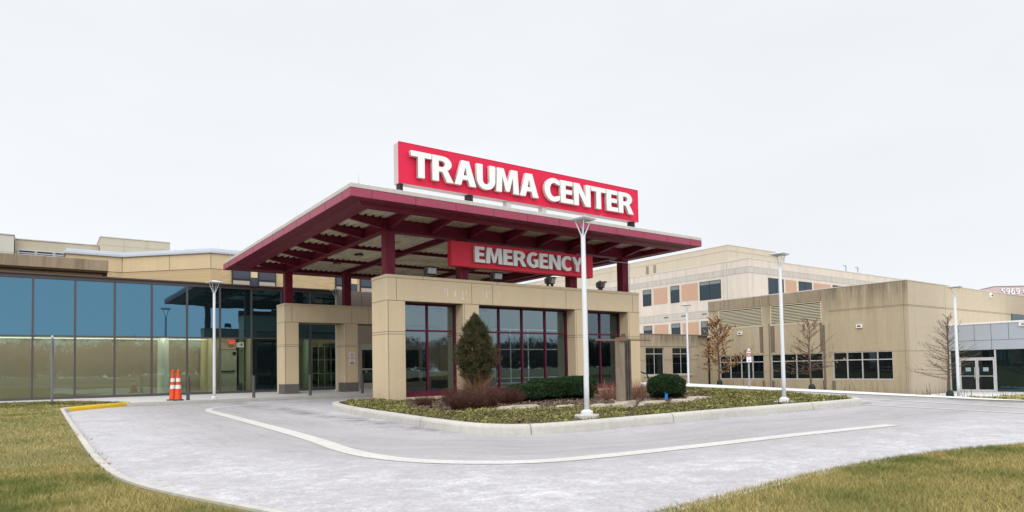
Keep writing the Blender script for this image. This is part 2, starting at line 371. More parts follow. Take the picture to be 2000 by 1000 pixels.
# ------------------------------------------------------------------ ground, road, lawns
def ground_mats():
    m=bpy.data.materials.new('salted_asphalt'); m.use_nodes=True; t=m.node_tree; N=t.nodes; L=t.links; b=N['Principled BSDF']; b.inputs['Roughness'].default_value=.85
    g=N.new('ShaderNodeNewGeometry'); P=g.outputs['Position']
    def noi(s,d=6,st=(1,1,1),r=.6,rot=0):
        mpn=N.new('ShaderNodeMapping'); mpn.inputs['Scale'].default_value=st; mpn.inputs['Rotation'].default_value=(0,0,rot); L.new(P,mpn.inputs[0])
        n=N.new('ShaderNodeTexNoise'); n.inputs['Scale'].default_value=s; n.inputs['Detail'].default_value=d; n.inputs['Roughness'].default_value=r; L.new(mpn.outputs[0],n.inputs[0]); return n.outputs['Fac']
    def mr(f,a,c,d=0,e_=1):
        n=N.new('ShaderNodeMapRange'); L.new(f,n.inputs[0]); n.inputs[1].default_value=a; n.inputs[2].default_value=c; n.inputs[3].default_value=d; n.inputs[4].default_value=e_; return n.outputs[0]
    def math_(op,a,c=None):
        n=N.new('ShaderNodeMath'); n.operation=op
        for i,v in enumerate((a,c)):
            if v is None: continue
            if isinstance(v,(int,float)): n.inputs[i].default_value=v
            else: L.new(v,n.inputs[i])
        return n.outputs[0]
    def mixc(f,a,c):
        n=N.new('ShaderNodeMix'); n.data_type='RGBA'; n.clamp_factor=True
        L.new(f,n.inputs[0]); 
        for i,v in ((6,a),(7,c)):
            if isinstance(v,tuple): n.inputs[i].default_value=(*v,1)
            else: L.new(v,n.inputs[i])
        return n.outputs[2]
    sx=N.new('ShaderNodeSeparateXYZ'); L.new(P,sx.inputs[0]); X=sx.outputs[0]; Y=sx.outputs[1]
    # distance from the travelled ring round the bed: wheels have carried the salt off there
    dxx=math_('SUBTRACT',math_('ABSOLUTE',math_('SUBTRACT',X,4.5)),7.4)     # ring half-width in X, centre 4.5
    dyy=math_('SUBTRACT',math_('ABSOLUTE',math_('SUBTRACT',Y,-1.0)),8.6)
    # rounded box distance
    a=math_('MAXIMUM',math_('ADD',dxx,2.2),0.); c=math_('MAXIMUM',math_('ADD',dyy,2.2),0.)
    dist=math_('SUBTRACT',math_('SQRT',math_('ADD',math_('MULTIPLY',a,a),math_('MULTIPLY',c,c))),2.2)
    wob=math_('ADD',dist,math_('MULTIPLY',math_('SUBTRACT',noi(.35,4),.5),1.6))
    worn=math_('SUBTRACT',1.,mr(math_('ABSOLUTE',math_('SUBTRACT',wob,1.9)),.6,2.3))   # 1 on the wheel band
    worn2=mr(X,9.5,12.5)                                                             # main drive on the right is swept
    worn=math_('MAXIMUM',worn,math_('MULTIPLY',worn2,.9))
    salt=mr(noi(1.1,9,(1,1,1),.78),.40,.58)
    fine=mr(noi(30,6,(1,1,1),.8),.44,.57)
    fine2=mr(noi(7,7,(1,1,1),.85),.44,.57)
    ptn=math_('ADD',math_('MULTIPLY',fine,.5),math_('MULTIPLY',fine2,.5))
    cov=math_('MULTIPLY',math_('ADD',math_('MULTIPLY',salt,.65),.45),math_('SUBTRACT',1.05,math_('MULTIPLY',worn,.95)))
    patch=mr(noi(3.0,9,(1,1,1),.82),.43,.56,.42,1.)
    cov=math_('MULTIPLY',cov,patch)
    cov=math_('MULTIPLY',cov,math_('ADD',math_('MULTIPLY',ptn,1.0),.12))
    base=mixc(mr(noi(.8,6),.35,.65),(.335,.318,.322),(.41,.39,.392))
    cb=N.new('ShaderNodeCombineXYZ'); L.new(math_('MULTIPLY',wob,5.),cb.inputs[0]); L.new(math_('MULTIPLY',X,.22),cb.inputs[1]); L.new(math_('MULTIPLY',Y,.22),cb.inputs[2])
    rn=N.new('ShaderNodeTexNoise'); rn.inputs['Scale'].default_value=1.3; rn.inputs['Detail'].default_value=7; rn.inputs['Roughness'].default_value=.7; L.new(cb.outputs[0],rn.inputs[0])
    strk=mr(rn.outputs['Fac'],.40,.64,0,.75)
    base=mixc(strk,base,(.40,.38,.385))
    swept=mixc(mr(noi(60,3),.45,.7),(.25,.25,.262),(.34,.34,.35))
    base=mixc(math_('MULTIPLY',worn2,.6),base,swept)
    col=mixc(cov,base,(.69,.675,.72))
    rut=math_('MULTIPLY',mr(rn.outputs['Fac'],.60,.38,0,.30),math_('ADD',math_('MULTIPLY',worn,.8),.2)); col=mixc(rut,col,(.22,.21,.22))
    grain=mr(noi(13,7,(1,1,1),.9),.40,.60,0.,.31); col=mixc(grain,col,(.24,.235,.25))
    wet=math_('MULTIPLY',math_('SUBTRACT',1.,mr(math_('ABSOLUTE',dist),.05,.55)),mr(noi(1.3,5,(1,1,1),.7),.40,.58,0,.75)); col=mixc(wet,col,(.13,.125,.14))
    lip=math_('MULTIPLY',mr(Y,6.0,6.85),mr(noi(2.5,6,(.6,1,1),.8),.36,.56,.15,.85)); col=mixc(lip,col,(.17,.165,.175))
    # loose grit gathered as dark crumbs along the kerbs
    crumb=mr(noi(18,5,(1,1,1),.85),.585,.63); near=math_('SUBTRACT',1.,mr(math_('ABSOLUTE',dist),.2,1.2))
    col=mixc(math_('MULTIPLY',crumb,math_('ADD',math_('MULTIPLY',near,.7),.35)),col,(.12,.115,.125))
    L.new(col,b.inputs['Base Color'])
    bp=N.new('ShaderNodeBump'); bp.inputs['Strength'].default_value=.35; bp.inputs['Distance'].default_value=.01; L.new(noi(70,4),bp.inputs['Height']); L.new(bp.outputs[0],b.inputs['Normal'])
    MATS['asphalt']=m; return m
asph=ground_mats()
paving=mat('pale_paving',(.50,.485,.47),.9,var=[(1.2,.45,(.46,.44,.425)),(12,.35,(.62,.60,.59))],speck=(50,.3,(.68,.66,.66)),bump=(50,.3))
saltwalk=mat('salt_white_pavement',(.68,.675,.69),.9,var=[(1.5,.5,(.56,.55,.56)),(12,.35,(.74,.73,.75))],bump=(50,.3))
kerbm=mat('kerb_concrete',(.54,.52,.47),.9,var=[(.5,.6,(.34,.32,.29)),(1.3,.5,(.43,.41,.37)),(10,.4,(.62,.6,.55))],speck=(30,.4,(.34,.33,.31)),bump=(40,.4))
yellowp=mat('yellow_kerb_paint',(.78,.50,.02),.7,var=(5,.5,(.66,.44,.06)),bump=(40,.3))
linep=mat('road_line_paint',(.62,.60,.555),.8,var=[(1.6,.5,(.50,.48,.46)),(16,.6,(.44,.42,.42))])
soil=mat('lawn_soil',(.22,.18,.065),.95,var=[(.75,.8,(.07,.085,.02)),(9,.5,(.26,.21,.09))],bump=(60,.6))
mulch=mat('brown_mulch',(.085,.055,.038),.95,var=[(3,.6,(.05,.032,.023)),(25,.7,(.19,.14,.10))],bump=(40,1.))
farground=mat('far_ground',(.14,.13,.06),.95,var=(.1,.5,(.10,.11,.045)))

def grid(x0,x1,y0,y1,step,dz,name,m,hole=None):
    xs=np.arange(x0,x1+1e-6,step); ys=np.arange(y0,y1+1e-6,step); V=[(x,y,T(x,y)+dz) for y in ys for x in xs]; nx=len(xs)
    F=np.array([(j*nx+i,j*nx+i+1,(j+1)*nx+i+1,(j+1)*nx+i) for j in range(len(ys)-1) for i in range(nx-1)])
    return npmesh(name,V,F,m)
g=MB()
xs=[-1500,-300,-60,-20,9,10,12,14,16,18,19.4,22,26,30,34,38,42,46,60,120,400,1500]; ys=[-1500,-300,-60,-30,-20,-16,-12,-9,-7.45,-5,-2,0,3,6,10,15,20,30,60,300,1500]
V=[(x,y,T(x,y)-.03) for y in ys for x in xs]; nx=len(xs)
g.add(V,[(j*nx+i,j*nx+i+1,(j+1)*nx+i+1,(j+1)*nx+i) for j in range(len(ys)-1) for i in range(nx-1)])
struct(g.build('ground',farground))
road=grid(-12,17.5,-30,12,.5,0,'road',asph); struct(road)
# parking area behind the camera (seen only as a reflection in the glass)
pk=grid(-60,60,-90,-32,4,.0,'car_park',mat('dark_asphalt',(.07,.07,.072),.9,var=(.2,.5))); struct(pk)

# left and near lawn (one L-shaped sheet), 0.12 high with a kerb
LZ=.12
edge=[(-5.75,7.05),(-7.45,4.75),(-7.58,3.9),(-7.58,-.7),(-7.57,-5.6),(-7.56,-8.9),(-7.5,-10.6),(-7.36,-11.5),(-7.12,-12.3),(-6.85,-13.1),(-6.6,-13.9),(-6.35,-14.6),(-6.0,-14.86),(-5.6,-14.76),(-4.98,-14.70),(-4.24,-14.65),(-3.26,-14.57),(-2.05,-14.55),(-.9,-14.68),(.16,-14.96),(1.9,-15.6),(4.3,-17.2),(7,-19.5),(10,-23)]
edge=[edge[0],edge[1]]+smooth_poly(edge[2:],2,False); edge=resample(edge,.35)
lawn=edge+[(12,-30),(-20,-30),(-20,11.5),(-8,11.6),(-6.9,10.6),(-5.9,8.0)]
def tri_fill(name,poly,z,m):
    from mathutils.geometry import tessellate_polygon
    V=[Vector((x,y,z if not callable(z) else z(x,y))) for x,y in poly]
    tr=tessellate_polygon([[Vector((p.x,p.y,0)) for p in V]])
    me=bpy.data.meshes.new(name); me.from_pydata([p[:] for p in V],[],[tuple(t_) for t_ in tr]); me.materials.append(m)
    me.update()
    for p in me.polygons:
        if p.normal.z<0: p.flip()
    o=bpy.data.objects.new(name,me); COL.objects.link(o); return o
lin=offset(edge,-.075)+lawn[len(edge):]
struct(tri_fill('lawn_soil',lin,LZ-.02,soil))
k=MB(); k.prism(lin,-.05,LZ-.0201,cap=False); struct(k.build('lawn_edge',soil))
k=MB(); kerb(k,[p for p in edge[6:] if p[0]<-6.1],.125,LZ,-1); struct(k.build('kerb',kerbm))
k=MB(); yk=[(-5.75,7.05),(-7.45,4.75),(-7.58,4.4)]; kerb(k,resample(yk,.3),.135,LZ+.004,-1); struct(k.build('yellow_kerb',yellowp))
# left pavement in front of the glass building
k=MB(); sw=[(-14,6.9),(30,6.9)]
pv=MB(); pv.box(-20,10.9,6.98,13.64,-.05,.10); struct(pv.build('pavement',paving))
k.box(-5.9,10.9,6.88,6.978,-.05,.096); struct(k.build('pavement_kerb',kerbm))

# planting bed
isl=[(-1.2,.95),(-1.75,-.05),(-2.12,-1.82),(-2.38,-3.6),(-2.56,-5.5),(-2.74,-7.4),(-2.80,-8.9),(-2.35,-9.72),(-1.3,-9.85),(.11,-9.80),(2.2,-9.78),(4.6,-9.85),(6.3,-9.95),(7.6,-9.9),(8.4,-8.95),(9.3,-7.6),(10.9,-4.8),(12.3,-2.0),(12.9,.5),(12.2,1.35),(10.5,1.42),(0,1.42)]
isl=smooth_poly(isl,2); islr=resample(isl+[isl[0]],.3)[:-1]
k=MB(); kerb(k,islr,.20,.15,1,closed=True); struct(k.build('kerb',kerbm))
kj=MB(); fl_=[0,.018,.034,.06,.2]; hz=[-.02,.102,.132,.152,.152]
for i in range(0,len(islr),9):
    a=Vector(islr[i]); b=Vector(islr[(i+1)%len(islr)]); d=(b-a).normalized(); n_=Vector((-d.y,d.x))
    vs=[]
    for q,h in zip(fl_,hz):
        for e_ in (-.006,.006): p=a+n_*(q-.002)+d*e_; vs.append((p.x,p.y,T(p.x,p.y)+h+.001))
    kj.add(vs,[(2*j,2*j+1,2*j+3,2*j+2) for j in range(4)])
struct(kj.build('kerb_joints',joint))
inner=offset(islr,.19,True)
def bedz(x,y):
    return .11
struct(tri_fill('planting_bed',inner,lambda x,y:T(x,y)+.11,mulch))
# markings
mk=MB(); ln=[(13,4.5),(4,4.5),(1.2,4.5),(-.5,4.55),(-2.3,4.15),(-3.6,3.5),(-4.3,2.6),(-4.5,1.3),(-4.6,-1.7),(-4.72,-5.2),(-4.85,-8),(-5.02,-9.5),(-4.98,-10.4),(-4.75,-11.1),(-4.35,-11.6),(-3.9,-11.95),(-3.2,-12.12),(-1.7,-12.25),(.3,-12.35),(2.75,-12.6)]
strip(mk,resample(smooth_poly(ln[:8],2,False),.3),.17,.005); strip(mk,resample(smooth_poly(ln[7:],2,False),.3),.25,.005)
struct(mk.build('lane_line',linep))
mk=MB(); strip(mk,resample([(15,1),(13.7,-3.3),(11.4,-6.6),(9.8,-8.9),(9.0,-11.0),(8.2,-12.7),(6.5,-16.5)],.4),.16,.006)
strip(mk,resample([(8.2,-8.6),(7.8,-9.1),(7.4,-10.0),(7.0,-11.6),(6.5,-13.3),(5.6,-16)],.4),.14,.006); struct(mk.build('road_marking',linep))
# far pavement on the right
fw=[(16.4,30),(16.4,8),(16.3,.8),(16.3,-1.4),(16.1,-3.9),(15.7,-6.0),(14.9,-8.8),(12.4,-10.7),(10.0,-12.5),(7.2,-16.5)]
fw=resample(fw,.8); fo=offset(fw,3.3)
pv=MB()
for i in range(len(fw)-1):
    for a in range(4):
        f0,f1=a/4,(a+1)/4
        L_=lambda p,q,f:(p[0]+(q[0]-p[0])*f,p[1]+(q[1]-p[1])*f)
        q=[L_(fw[i],fo[i],f0),L_(fw[i+1],fo[i+1],f0),L_(fw[i+1],fo[i+1],f1),L_(fw[i],fo[i],f1)]
        pv.quad(*[(x,y,T(x,y)+.06) for x,y in q])
struct(pv.build('far_pavement',saltwalk))
k=MB(); kerb(k,offset(fw,-.02),.12,.062,1); struct(k.build('kerb',kerbm))
bed=grid(19,41,-14,20,1,-.01,'building_bed',soil); struct(bed)
fc=grid(38,52,-8,3.4,1,.0,'entrance_forecourt',saltwalk); struct(fc)

# ------------------------------------------------------------------ grass blades etc
def blades(regs,poly,z,hmin,hmax,w,name,m,lean=.5,dens=None,extra=None):
    x=np.concatenate([rng.uniform(b[0],b[1],n) for n,b in regs]); y=np.concatenate([rng.uniform(b[2],b[3],n) for n,b in regs]); k=inpoly(x,y,poly)
    if dens is not None: k&=dens(x,y)
    x,y=x[k],y[k]; n=len(x); 
    zz=z if np.isscalar(z) else z(x,y)
    h=rng.uniform(hmin,hmax,n); a=rng.uniform(0,2*np.pi,n); b=rng.uniform(0,2*np.pi,n); l=rng.uniform(.1,lean,n)*h
    d=np.hypot(x-CAM.x,y-CAM.y); ww=w*np.maximum(1,d/6.)
    c,s=np.cos(a)*ww/2,np.sin(a)*ww/2
    V=np.empty((n,3,3)); V[:,0]=np.stack([x-c,y-s,np.full(n,1.)*zz],1); V[:,1]=np.stack([x+c,y+s,np.full(n,1.)*zz],1)
    V[:,2]=np.stack([x+np.cos(b)*l,y+np.sin(b)*l,zz+h],1)
    v=np.clip(rng.beta(2,2,n),0,1)
    return tag(npmesh(name,V.reshape(-1,3),np.arange(3*n).reshape(n,3),m,v),kind='stuff')
grassm=leafmat('lawn_grass',(.11,.125,.025),(.66,.52,.22),(.075,.130,.018),.8)
gp=[p for p in lawn]
def infront(x,y):   # keep what the lens or a near side step could see, denser close by
    d=np.hypot(x-CAM.x,y-CAM.y); keep=rng.random(x.shape)<np.clip(9./np.maximum(d,2.),.22,1.)**1.3
    ke=np.array([p for p in edge if p[0]<-5.6]); off=np.zeros(x.shape,bool)
    for p in ke: off|=((x-p[0])**2+(y-p[1])**2)<(.20 if p[0]<-6.2 else .04)**2
    return (d>2.2)&keep&~off
o=blades([(620000,(-14.5,5.5,-16.9,11.6)),(680000,(-11.5,1.5,-16.6,-9.5))],gp,LZ-.02,.018,.046,.0042,'lawn_grass',grassm,1.3,infront)
tag(o,'patchy green and straw coloured winter lawn grass beside the drive','grass')
# low ground cover on the bed
mulchpoly=[(-.3,-6.2),(.9,-6.9),(2.4,-7.7),(4.1,-7.5),(5.4,-6.9),(7.4,-5.9),(8.2,-4.6),(8.4,-2.5),(9,.9),(.2,.9),(-.2,-1.5),(-.9,-3.0),(-1.6,-4.4),(-1.4,-5.6)]
cover=leafmat('ground_cover_leaf',(.065,.045,.024),(.36,.36,.115),(.12,.115,.035),3.0)
n=150000
x=rng.uniform(-2.7,12.5,n); y=rng.uniform(-9.8,1.2,n); nz=np.array([noise.noise(Vector((a*1.9,b*1.9,3.1)))+.6*noise.noise(Vector((a*6,b*6,1.))) for a,b in zip(x,y)])
kk=inpoly(x,y,offset(islr,.25,True)); mu=inpoly(x,y,mulchpoly)
kk&=~mu&((nz>-.12)|(rng.random(n)<.22)); kk&=~((x<-0.0)&(y>-2.2)&(nz<0.05)&(rng.random(n)<.6))
x,y,nz=x[kk],y[kk],nz[kk]; n=len(x); hh=rng.uniform(.0,1.,n)*(.03+.05*np.clip(nz+.5,0,1)); zz=.115+hh+np.array([T(a,b) for a,b in zip(x,y)])
sz=rng.uniform(.012,.030,n)*np.maximum(1,np.hypot(x-CAM.x,y-CAM.y)/11); u=rng.normal(size=(n,3)); u/=np.linalg.norm(u,axis=1)[:,None]; w=rng.normal(size=(n,3)); w[:,2]*=.6; w-=u*(u*w).sum(1)[:,None]; w/=np.linalg.norm(w,axis=1)[:,None]
P=np.stack([x,y,zz],1); V=np.stack([P-u*sz[:,None],P+w*sz[:,None]*.45,P+u*sz[:,None],P-w*sz[:,None]*.45],1)
vv=np.clip(.24+nz*.75+rng.normal(0,.22,n)+hh*4,0,1)
o=npmesh('ground_cover',V.reshape(-1,3),np.arange(4*n).reshape(n,4),cover,vv); tag(o,'low yellow green ground cover along the kerb of the bed','ground cover',kind='stuff')
# mulch chips
chip=leafmat('mulch_chip',(.04,.026,.018),(.26,.19,.13))
n=26000; x=rng.uniform(-2.6,12,n); y=rng.uniform(-9.6,1.2,n); kk=inpoly(x,y,offset(islr,.25,True))&(inpoly(x,y,mulchpoly)|(rng.random(n)<.25)); x,y=x[kk],y[kk]; n=len(x)
P=np.stack([x,y,.118+rng.uniform(0,.02,n)+np.array([T(a,b) for a,b in zip(x,y)])],1); a=rng.uniform(0,6.28,n); u=np.stack([np.cos(a),np.sin(a),rng.normal(0,.3,n)],1)*rng.uniform(.015,.04,n)[:,None]; w=np.stack([-np.sin(a),np.cos(a),rng.normal(0,.4,n)],1)*.010
V=np.stack([P-u-w,P+u-w,P+u+w,P-u+w],1); o=npmesh('mulch_chips',V.reshape(-1,3),np.arange(4*n).reshape(n,4),chip,rng.random(n)); tag(o,'brown bark mulch chips under the shrubs','mulch',kind='stuff')

# ------------------------------------------------------------------ concrete portals
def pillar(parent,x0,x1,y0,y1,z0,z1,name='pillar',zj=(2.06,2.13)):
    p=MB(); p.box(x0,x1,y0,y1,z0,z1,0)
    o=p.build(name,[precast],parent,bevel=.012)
    j=MB()
    for z in zj: j.box(x0-.003,x1+.003,y0-.003,y1+.003,z-.008,z+.008)
    j.box(x0+.045,x0+.058,y0-.0035,y0+.01,z0,z1); 
    j.build('panel_joint',joint,o)
    return o
def lintel(parent,x0,x1,y0,y1,z0,z1,vj):
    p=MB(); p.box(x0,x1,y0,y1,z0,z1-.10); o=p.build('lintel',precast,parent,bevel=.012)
    c=MB(); c.box(x0-.012,x1+.012,y0-.012,y1+.012,z1-.098,z1); c.build('coping',coping,parent,bevel=.015)
    j=MB(); j.box(x0-.003,x1+.003,y0-.003,y1+.003,z0-.003,z0+.012)
    for x in vj: j.box(x-.007,x+.007,y0-.0035,y0+.01,z0,z1-.10)
    j.build('panel_joint',joint,o)
    j=MB()
    for x in (x0+1.2,x0+3.9,x0+6.6,x0+9.3): j.box(x-.006,x+.006,y0-.015,y1+.015,z1-.099,z1+.002)
    j.build('coping_joint',joint,o); return o
def glazing(parent,x0,x1,y,z0,z1,vs,hs,fm,gm,name='window',fw_=.06,fd=.06,sill=0,panes=True):
    """a glazed frame standing in the plane y"""
    f=MB(); f.box(x0,x0+fw_,y-fd,y+fd,z0,z1); f.box(x1-fw_,x1,y-fd,y+fd,z0,z1)
    f.box(x0+fw_,x1-fw_,y-fd,y+fd,z1-fw_,z1); f.box(x0+fw_,x1-fw_,y-fd,y+fd,z0,z0+(sill or fw_))
    for v in vs: f.box(v-fw_/2,v+fw_/2,y-fd+.003,y+fd-.003,z0+(sill or fw_),z1-fw_)
    xs_=[x0]+list(vs)+[x1]
    for h in hs:
        for a,b in zip(xs_,xs_[1:]):
            f.box(a+fw_/2,b-fw_/2,y-fd+.006,y+fd-.006,h-fw_/2,h+fw_/2)
    o=f.build(name,fm,parent,bevel=.004)
    p=MB(); p.box(x0+.01,x1-.01,y-.006,y+.006,z0+.02,z1-.02); p.build('pane',gm,o); return o
fp=thing('entrance_portal','tan precast portal with maroon framed windows standing in the planting bed','portal',(5.26,.5,0))
PX=[(0,.6),(2.6,3.2),(7.25,7.86),(9.9,10.52)]
for a,b in PX: pillar(fp,a,b,0,1.04,0,3.04)
lintel(fp,0,10.52,0,1.04,3.04,3.81,(.32,2.93,3.73,6.84,10.17))
for (a,b),vs in (((.6,2.6),(1.58,)),((3.2,7.25),(3.42+.86,5.24,6.25)),((7.86,9.9),(8.88,))):
    glazing(fp,a+.003,b-.003,.50,.18,3.035,vs,(2.2,),mat('maroon_window_frame',(.105,.012,.030),.5,spec=.25),gl_por,sill=.17,fw_=.052)
    p=MB(); p.box(a+.003,b-.003,.30,.80,0,.178); p.build('plinth',coping,fp,bevel=.01)
rp=thing('rear_portal','tan precast portal with grey plinths in front of the glass lobby','portal',(5.26,10.4,.1))
for i,(a,b) in enumerate(PX):
    o=pillar(rp,a,b,9.87,10.91,.1,3.07)
    q=MB(); q.box(a-.012,b+.012,9.84,10.62,.10,.5); q.build('plinth',greyplinth,o,bevel=.006)
lintel(rp,0,10.52,9.87,10.91,3.07,3.86,(.32,2.93,3.73,6.84,10.17))
ef=mat('pale_lime_runs',(.78,.72,.60),.9)
rd=random.Random(3)
for x0 in (1.95,2.05,2.32,2.6,2.72,3.35,3.5,3.62,4.0):
    h=rd.uniform(.12,.32); z1=3.60-rd.uniform(0,.15); w_=rd.uniform(.008,.02); L=[(x0+rd.uniform(-.5,1)*w_*(1 if i%2 else -1)+w_,z1-h*i/6) for i in range(7)]; Rr=[(x0-rd.uniform(.3,1.4)*w_,z1-h*i/6) for i in range(7)][::-1]
    q=L+Rr; m=MB(); m.add([(a,-.0012,b) for a,b in q],[tuple(range(len(q)))]); m.build('lime_run',ef,fp)
# ------------------------------------------------------------------ steel canopy
X0,X1,Y0,Y1=-1.78,12.1,-1.78,12.56; ZS,ZF,ZC=5.47,5.68,5.80
cn=thing('steel_canopy','large maroon steel canopy with flat roof over the ambulance drive','canopy',(5.2,5.4,3.8))
COLX=(.32,2.9,7.55,10.2)
def hcol(x,y,z0,z1):
    m=MB(); a=.16
    m.box(x-a,x+a,y-a,y-a+.025,z0,z1); m.box(x-a,x+a,y+a-.025,y+a,z0,z1); m.box(x-.012,x+.012,y-a+.025,y+a-.025,z0,z1)
    m.box(x-a-.05,x+a+.05,y-a-.05,y+a+.05,z0,z0+.02)
    for sx_ in(-1,1):
        for sy in(-1,1): m.tube([(x+sx_*.17,y+sy*.17,z0),(x+sx_*.17,y+sy*.17,z0+.06)],.014,6)
    return m
def boxcol(x,y,z0,z1):
    m=MB(); a=.155; m.box(x-a,x+a,y-a,y+a,z0,z1); m.box(x-a-.04,x+a+.04,y-a-.04,y+a+.04,z0,z0+.02)
    return m
for x in COLX:
    o=boxcol(x,.52,3.81,5.16).build('column',maroon,cn,bevel=.006)
    d=MB(); d.tube([(x-.02,.345,3.82),(x-.02,.345,4.15),(x+.03,.335,4.20)],.012,6); d.tube([(x+.06,.35,3.82),(x+.06,.35,4.05)],.014,6); d.build('conduit',maroon,o)
    boxcol(x,10.39,3.86,5.22 if x<1 or x>10 else 5.38).build('column',maroon,cn,bevel=.006)
c=MB(); c.tube([(10.37,.33,3.82),(10.37,.33,4.9),(10.3,.33,4.99),(9.3,.33,4.99)],.012,6); c.build('conduit',steelpost,cn)
def ibeam(axis,a,b,c_,z0,z1,w=.16,t=.02):
    m=MB()
    for zz0,zz1,hw in ((z0,z0+t,w/2),(z1-t,z1,w/2),(z0+t,z1-t,.008)):
        if axis=='x': m.box(a,b,c_-hw,c_+hw,zz0,zz1)
        else: m.box(c_-hw,c_+hw,a,b,zz0,zz1)
    return m
# perimeter girders on the column lines
g=MB(); g.box(.16,10.36,.44,.60,5.18,5.56); g.box(.10,10.42,.36,.68,5.16,5.18); g.build('girder',maroon,cn,bevel=.006)
for x in (.32,10.2):
    g=MB(); g.box(x-.07,x+.07,.605,10.55,5.24,5.56); g.box(x-.13,x+.13,.685,10.55,5.22,5.24); g.build('girder',maroon,cn,bevel=.006)
for x in (3.1,7.45): ibeam('y',.61,11.6,x,5.38,5.56,.14).build('beam',maroon,cn)
for y in (1.75,5.1,8.3,11.6):
    for a,b in ((.40,3.02),(3.18,7.37),(7.53,10.12)): ibeam('x',a,b,y,5.46,5.562,.11,.015).build('beam',maroon,cn)
# tapered outrigger brackets
IN=1.22
def bracket(p0,p1):
    """p0 at the girder (deep) p1 at the edge (shallow)"""
    p0=Vector(p0);p1=Vector(p1); d=(p1-p0).normalized(); n=Vector((-d.y,d.x,0)); m=MB()
    def slab(zs0,zs1,hw):   # zs: (z at p0, z at p1)
        vs=[]
        for p,i in ((p0,0),(p1,1)):
            for s_ in (-1,1):
                for z in (zs0[i],zs1[i]): vs.append((p.x+n.x*hw*s_,p.y+n.y*hw*s_,z))
        m.add(vs,[(0,1,3,2),(4,6,7,5),(0,4,5,1),(2,3,7,6),(0,2,6,4),(1,5,7,3)])
    slab((5.24,5.46),(5.545,5.545),.012); slab((5.225,5.445),(5.24,5.46),.06); slab((5.545,5.545),(5.56,5.56),.06)
    return m.build('bracket',maroon,cn)
BY=[.52+1.645*i for i in range(7)]; BX=[.32+1.411*i for i in range(8)]
for y in BY:
    bracket((.24,y,0),(-.98,y,0)); bracket((10.28,y,0),(11.3,y,0))
for x in BX:
    bracket((x,.43,0),(x,-.98,0))
# edge beam + soffit + fascia
ex0,ex1,ey0,ey1=-1.37,X1-.41,-1.37,Y1-.9
pe=[(0,5.468),(.10,5.40),(.34,5.365),(.38,5.38),(.38,5.56),(0,5.56)]
def rail(mb,flip,axis,c,a,b): mb.ext([(c+(-q if flip else q),z) for q,z in pe],axis,a,b)
e_=MB(); rail(e_,False,'x',ey0,ex0+.38,ex1-.38); rail(e_,False,'y',ex0,ey0+.38,ey1); rail(e_,True,'y',ex1,ey0+.38,ey1)
# mitred corners
for sx_,cx0 in ((1,ex0),(-1,ex1)):
    vs=[]
    for q,z in pe[:5]+[(0,5.56)]: vs.append((cx0+sx_*q,ey0+q,z))
    A=[(cx0+sx_*.38,ey0+q,z) for q,z in pe]; B=[(cx0+sx_*q,ey0+.38,z) for q,z in pe]; n=6
    e_.add(vs+A,[(i,(i+1)%n,(i+1)%n+n,i+n) for i in range(n)]); e_.add(vs+B,[(i,(i+1)%n,(i+1)%n+n,i+n) for i in range(n)])
e_.box(ex0+.38,ex1-.38,ey1-.06,ey1,5.44,5.56)
e_.build('edge_beam',maroon,cn)
s=MB(); t_=.02
s.box(X0+.03,X1-.03,Y0+.03,ey0+.001,ZS,ZS+t_); s.box(X0+.03,X1-.03,ey1+.002,Y1-.03,ZS,ZS+t_)
s.box(X0+.03,ex0+.001,ey0+.002,ey1,ZS,ZS+t_); s.box(ex1-.001,X1-.03,ey0+.002,ey1,ZS,ZS+t_); s.build('soffit',maroon,cn)
f=MB(); w_=.03
f.box(X0,X1,Y0,Y0+w_,ZS-.012,ZF); f.box(X0,X1,Y1-w_,Y1,ZS-.012,ZF); f.box(X0,X0+w_,Y0+w_,Y1-w_,ZS-.012,ZF); f.box(X1-w_,X1,Y0+w_,Y1-w_,ZS-.012,ZF)
fo_=f.build('fascia',fasciam,cn,bevel=.005)
j=MB()
for i in range(12):
    x=-1.2+1.265*i
    if x<X1-.1: j.box(x-.006,x+.006,Y0-.003,Y0+.004,ZS-.012,ZF-.002)
    y=-1.2+1.265*i
    if y<Y1-.1: j.box(X0-.003,X0+.004,y-.006,y+.006,ZS-.012,ZF-.002)
j.box(X0-.004,X1+.004,Y0-.004,Y1+.004,ZF-.004,ZF+.001); j.build('panel_joint',fjoint,fo_)
c=MB(); c.box(X0+.0,X1,Y0,Y0+.35,ZF+.002,ZC); c.box(X0,X1,Y1-.35,Y1,ZF+.002,ZC); c.box(X0,X0+.35,Y0+.351,Y1-.351,ZF+.002,ZC); c.box(X1-.35,X1,Y0+.351,Y1-.351,ZF+.002,ZC)
c.build('roof_coping',capm,cn,bevel=.012)
# corrugated deck (one ribbed sheet)
d=MB(); pit=.235; y=Y0+.6; prof=[]
xx=ex0+.3
while xx<ex1-.3:
    prof+=[(xx,5.566),(xx+.10,5.566),(xx+.13,5.64),(xx+.205,5.64)]; xx+=pit
vs=[(a,ey0+.3,z) for a,z in prof]+[(a,ey1-.03,z) for a,z in prof]; n=len(prof)
d.add(vs,[(i,i+1,i+1+n,i+n) for i in range(n-1)]); d.build('roof_deck',deckm,cn)
r=MB(); r.box(X0+.36,X1-.36,Y0+.36,Y1-.36,5.66,5.70); r.build('roof_membrane',capm,cn)
gp_=MB()
for y in (1.75,5.1,8.3,11.55): gp_.box(.4,10.1,y-.03,y+.03,5.568,5.632)
for y in BY: gp_.box(-1.0,.22,y-.03,y+.03,5.568,5.632)
gp_.build('flute_shade_block',darkgap,cn)  # black blocks added to stand for the shade inside the deck flutes
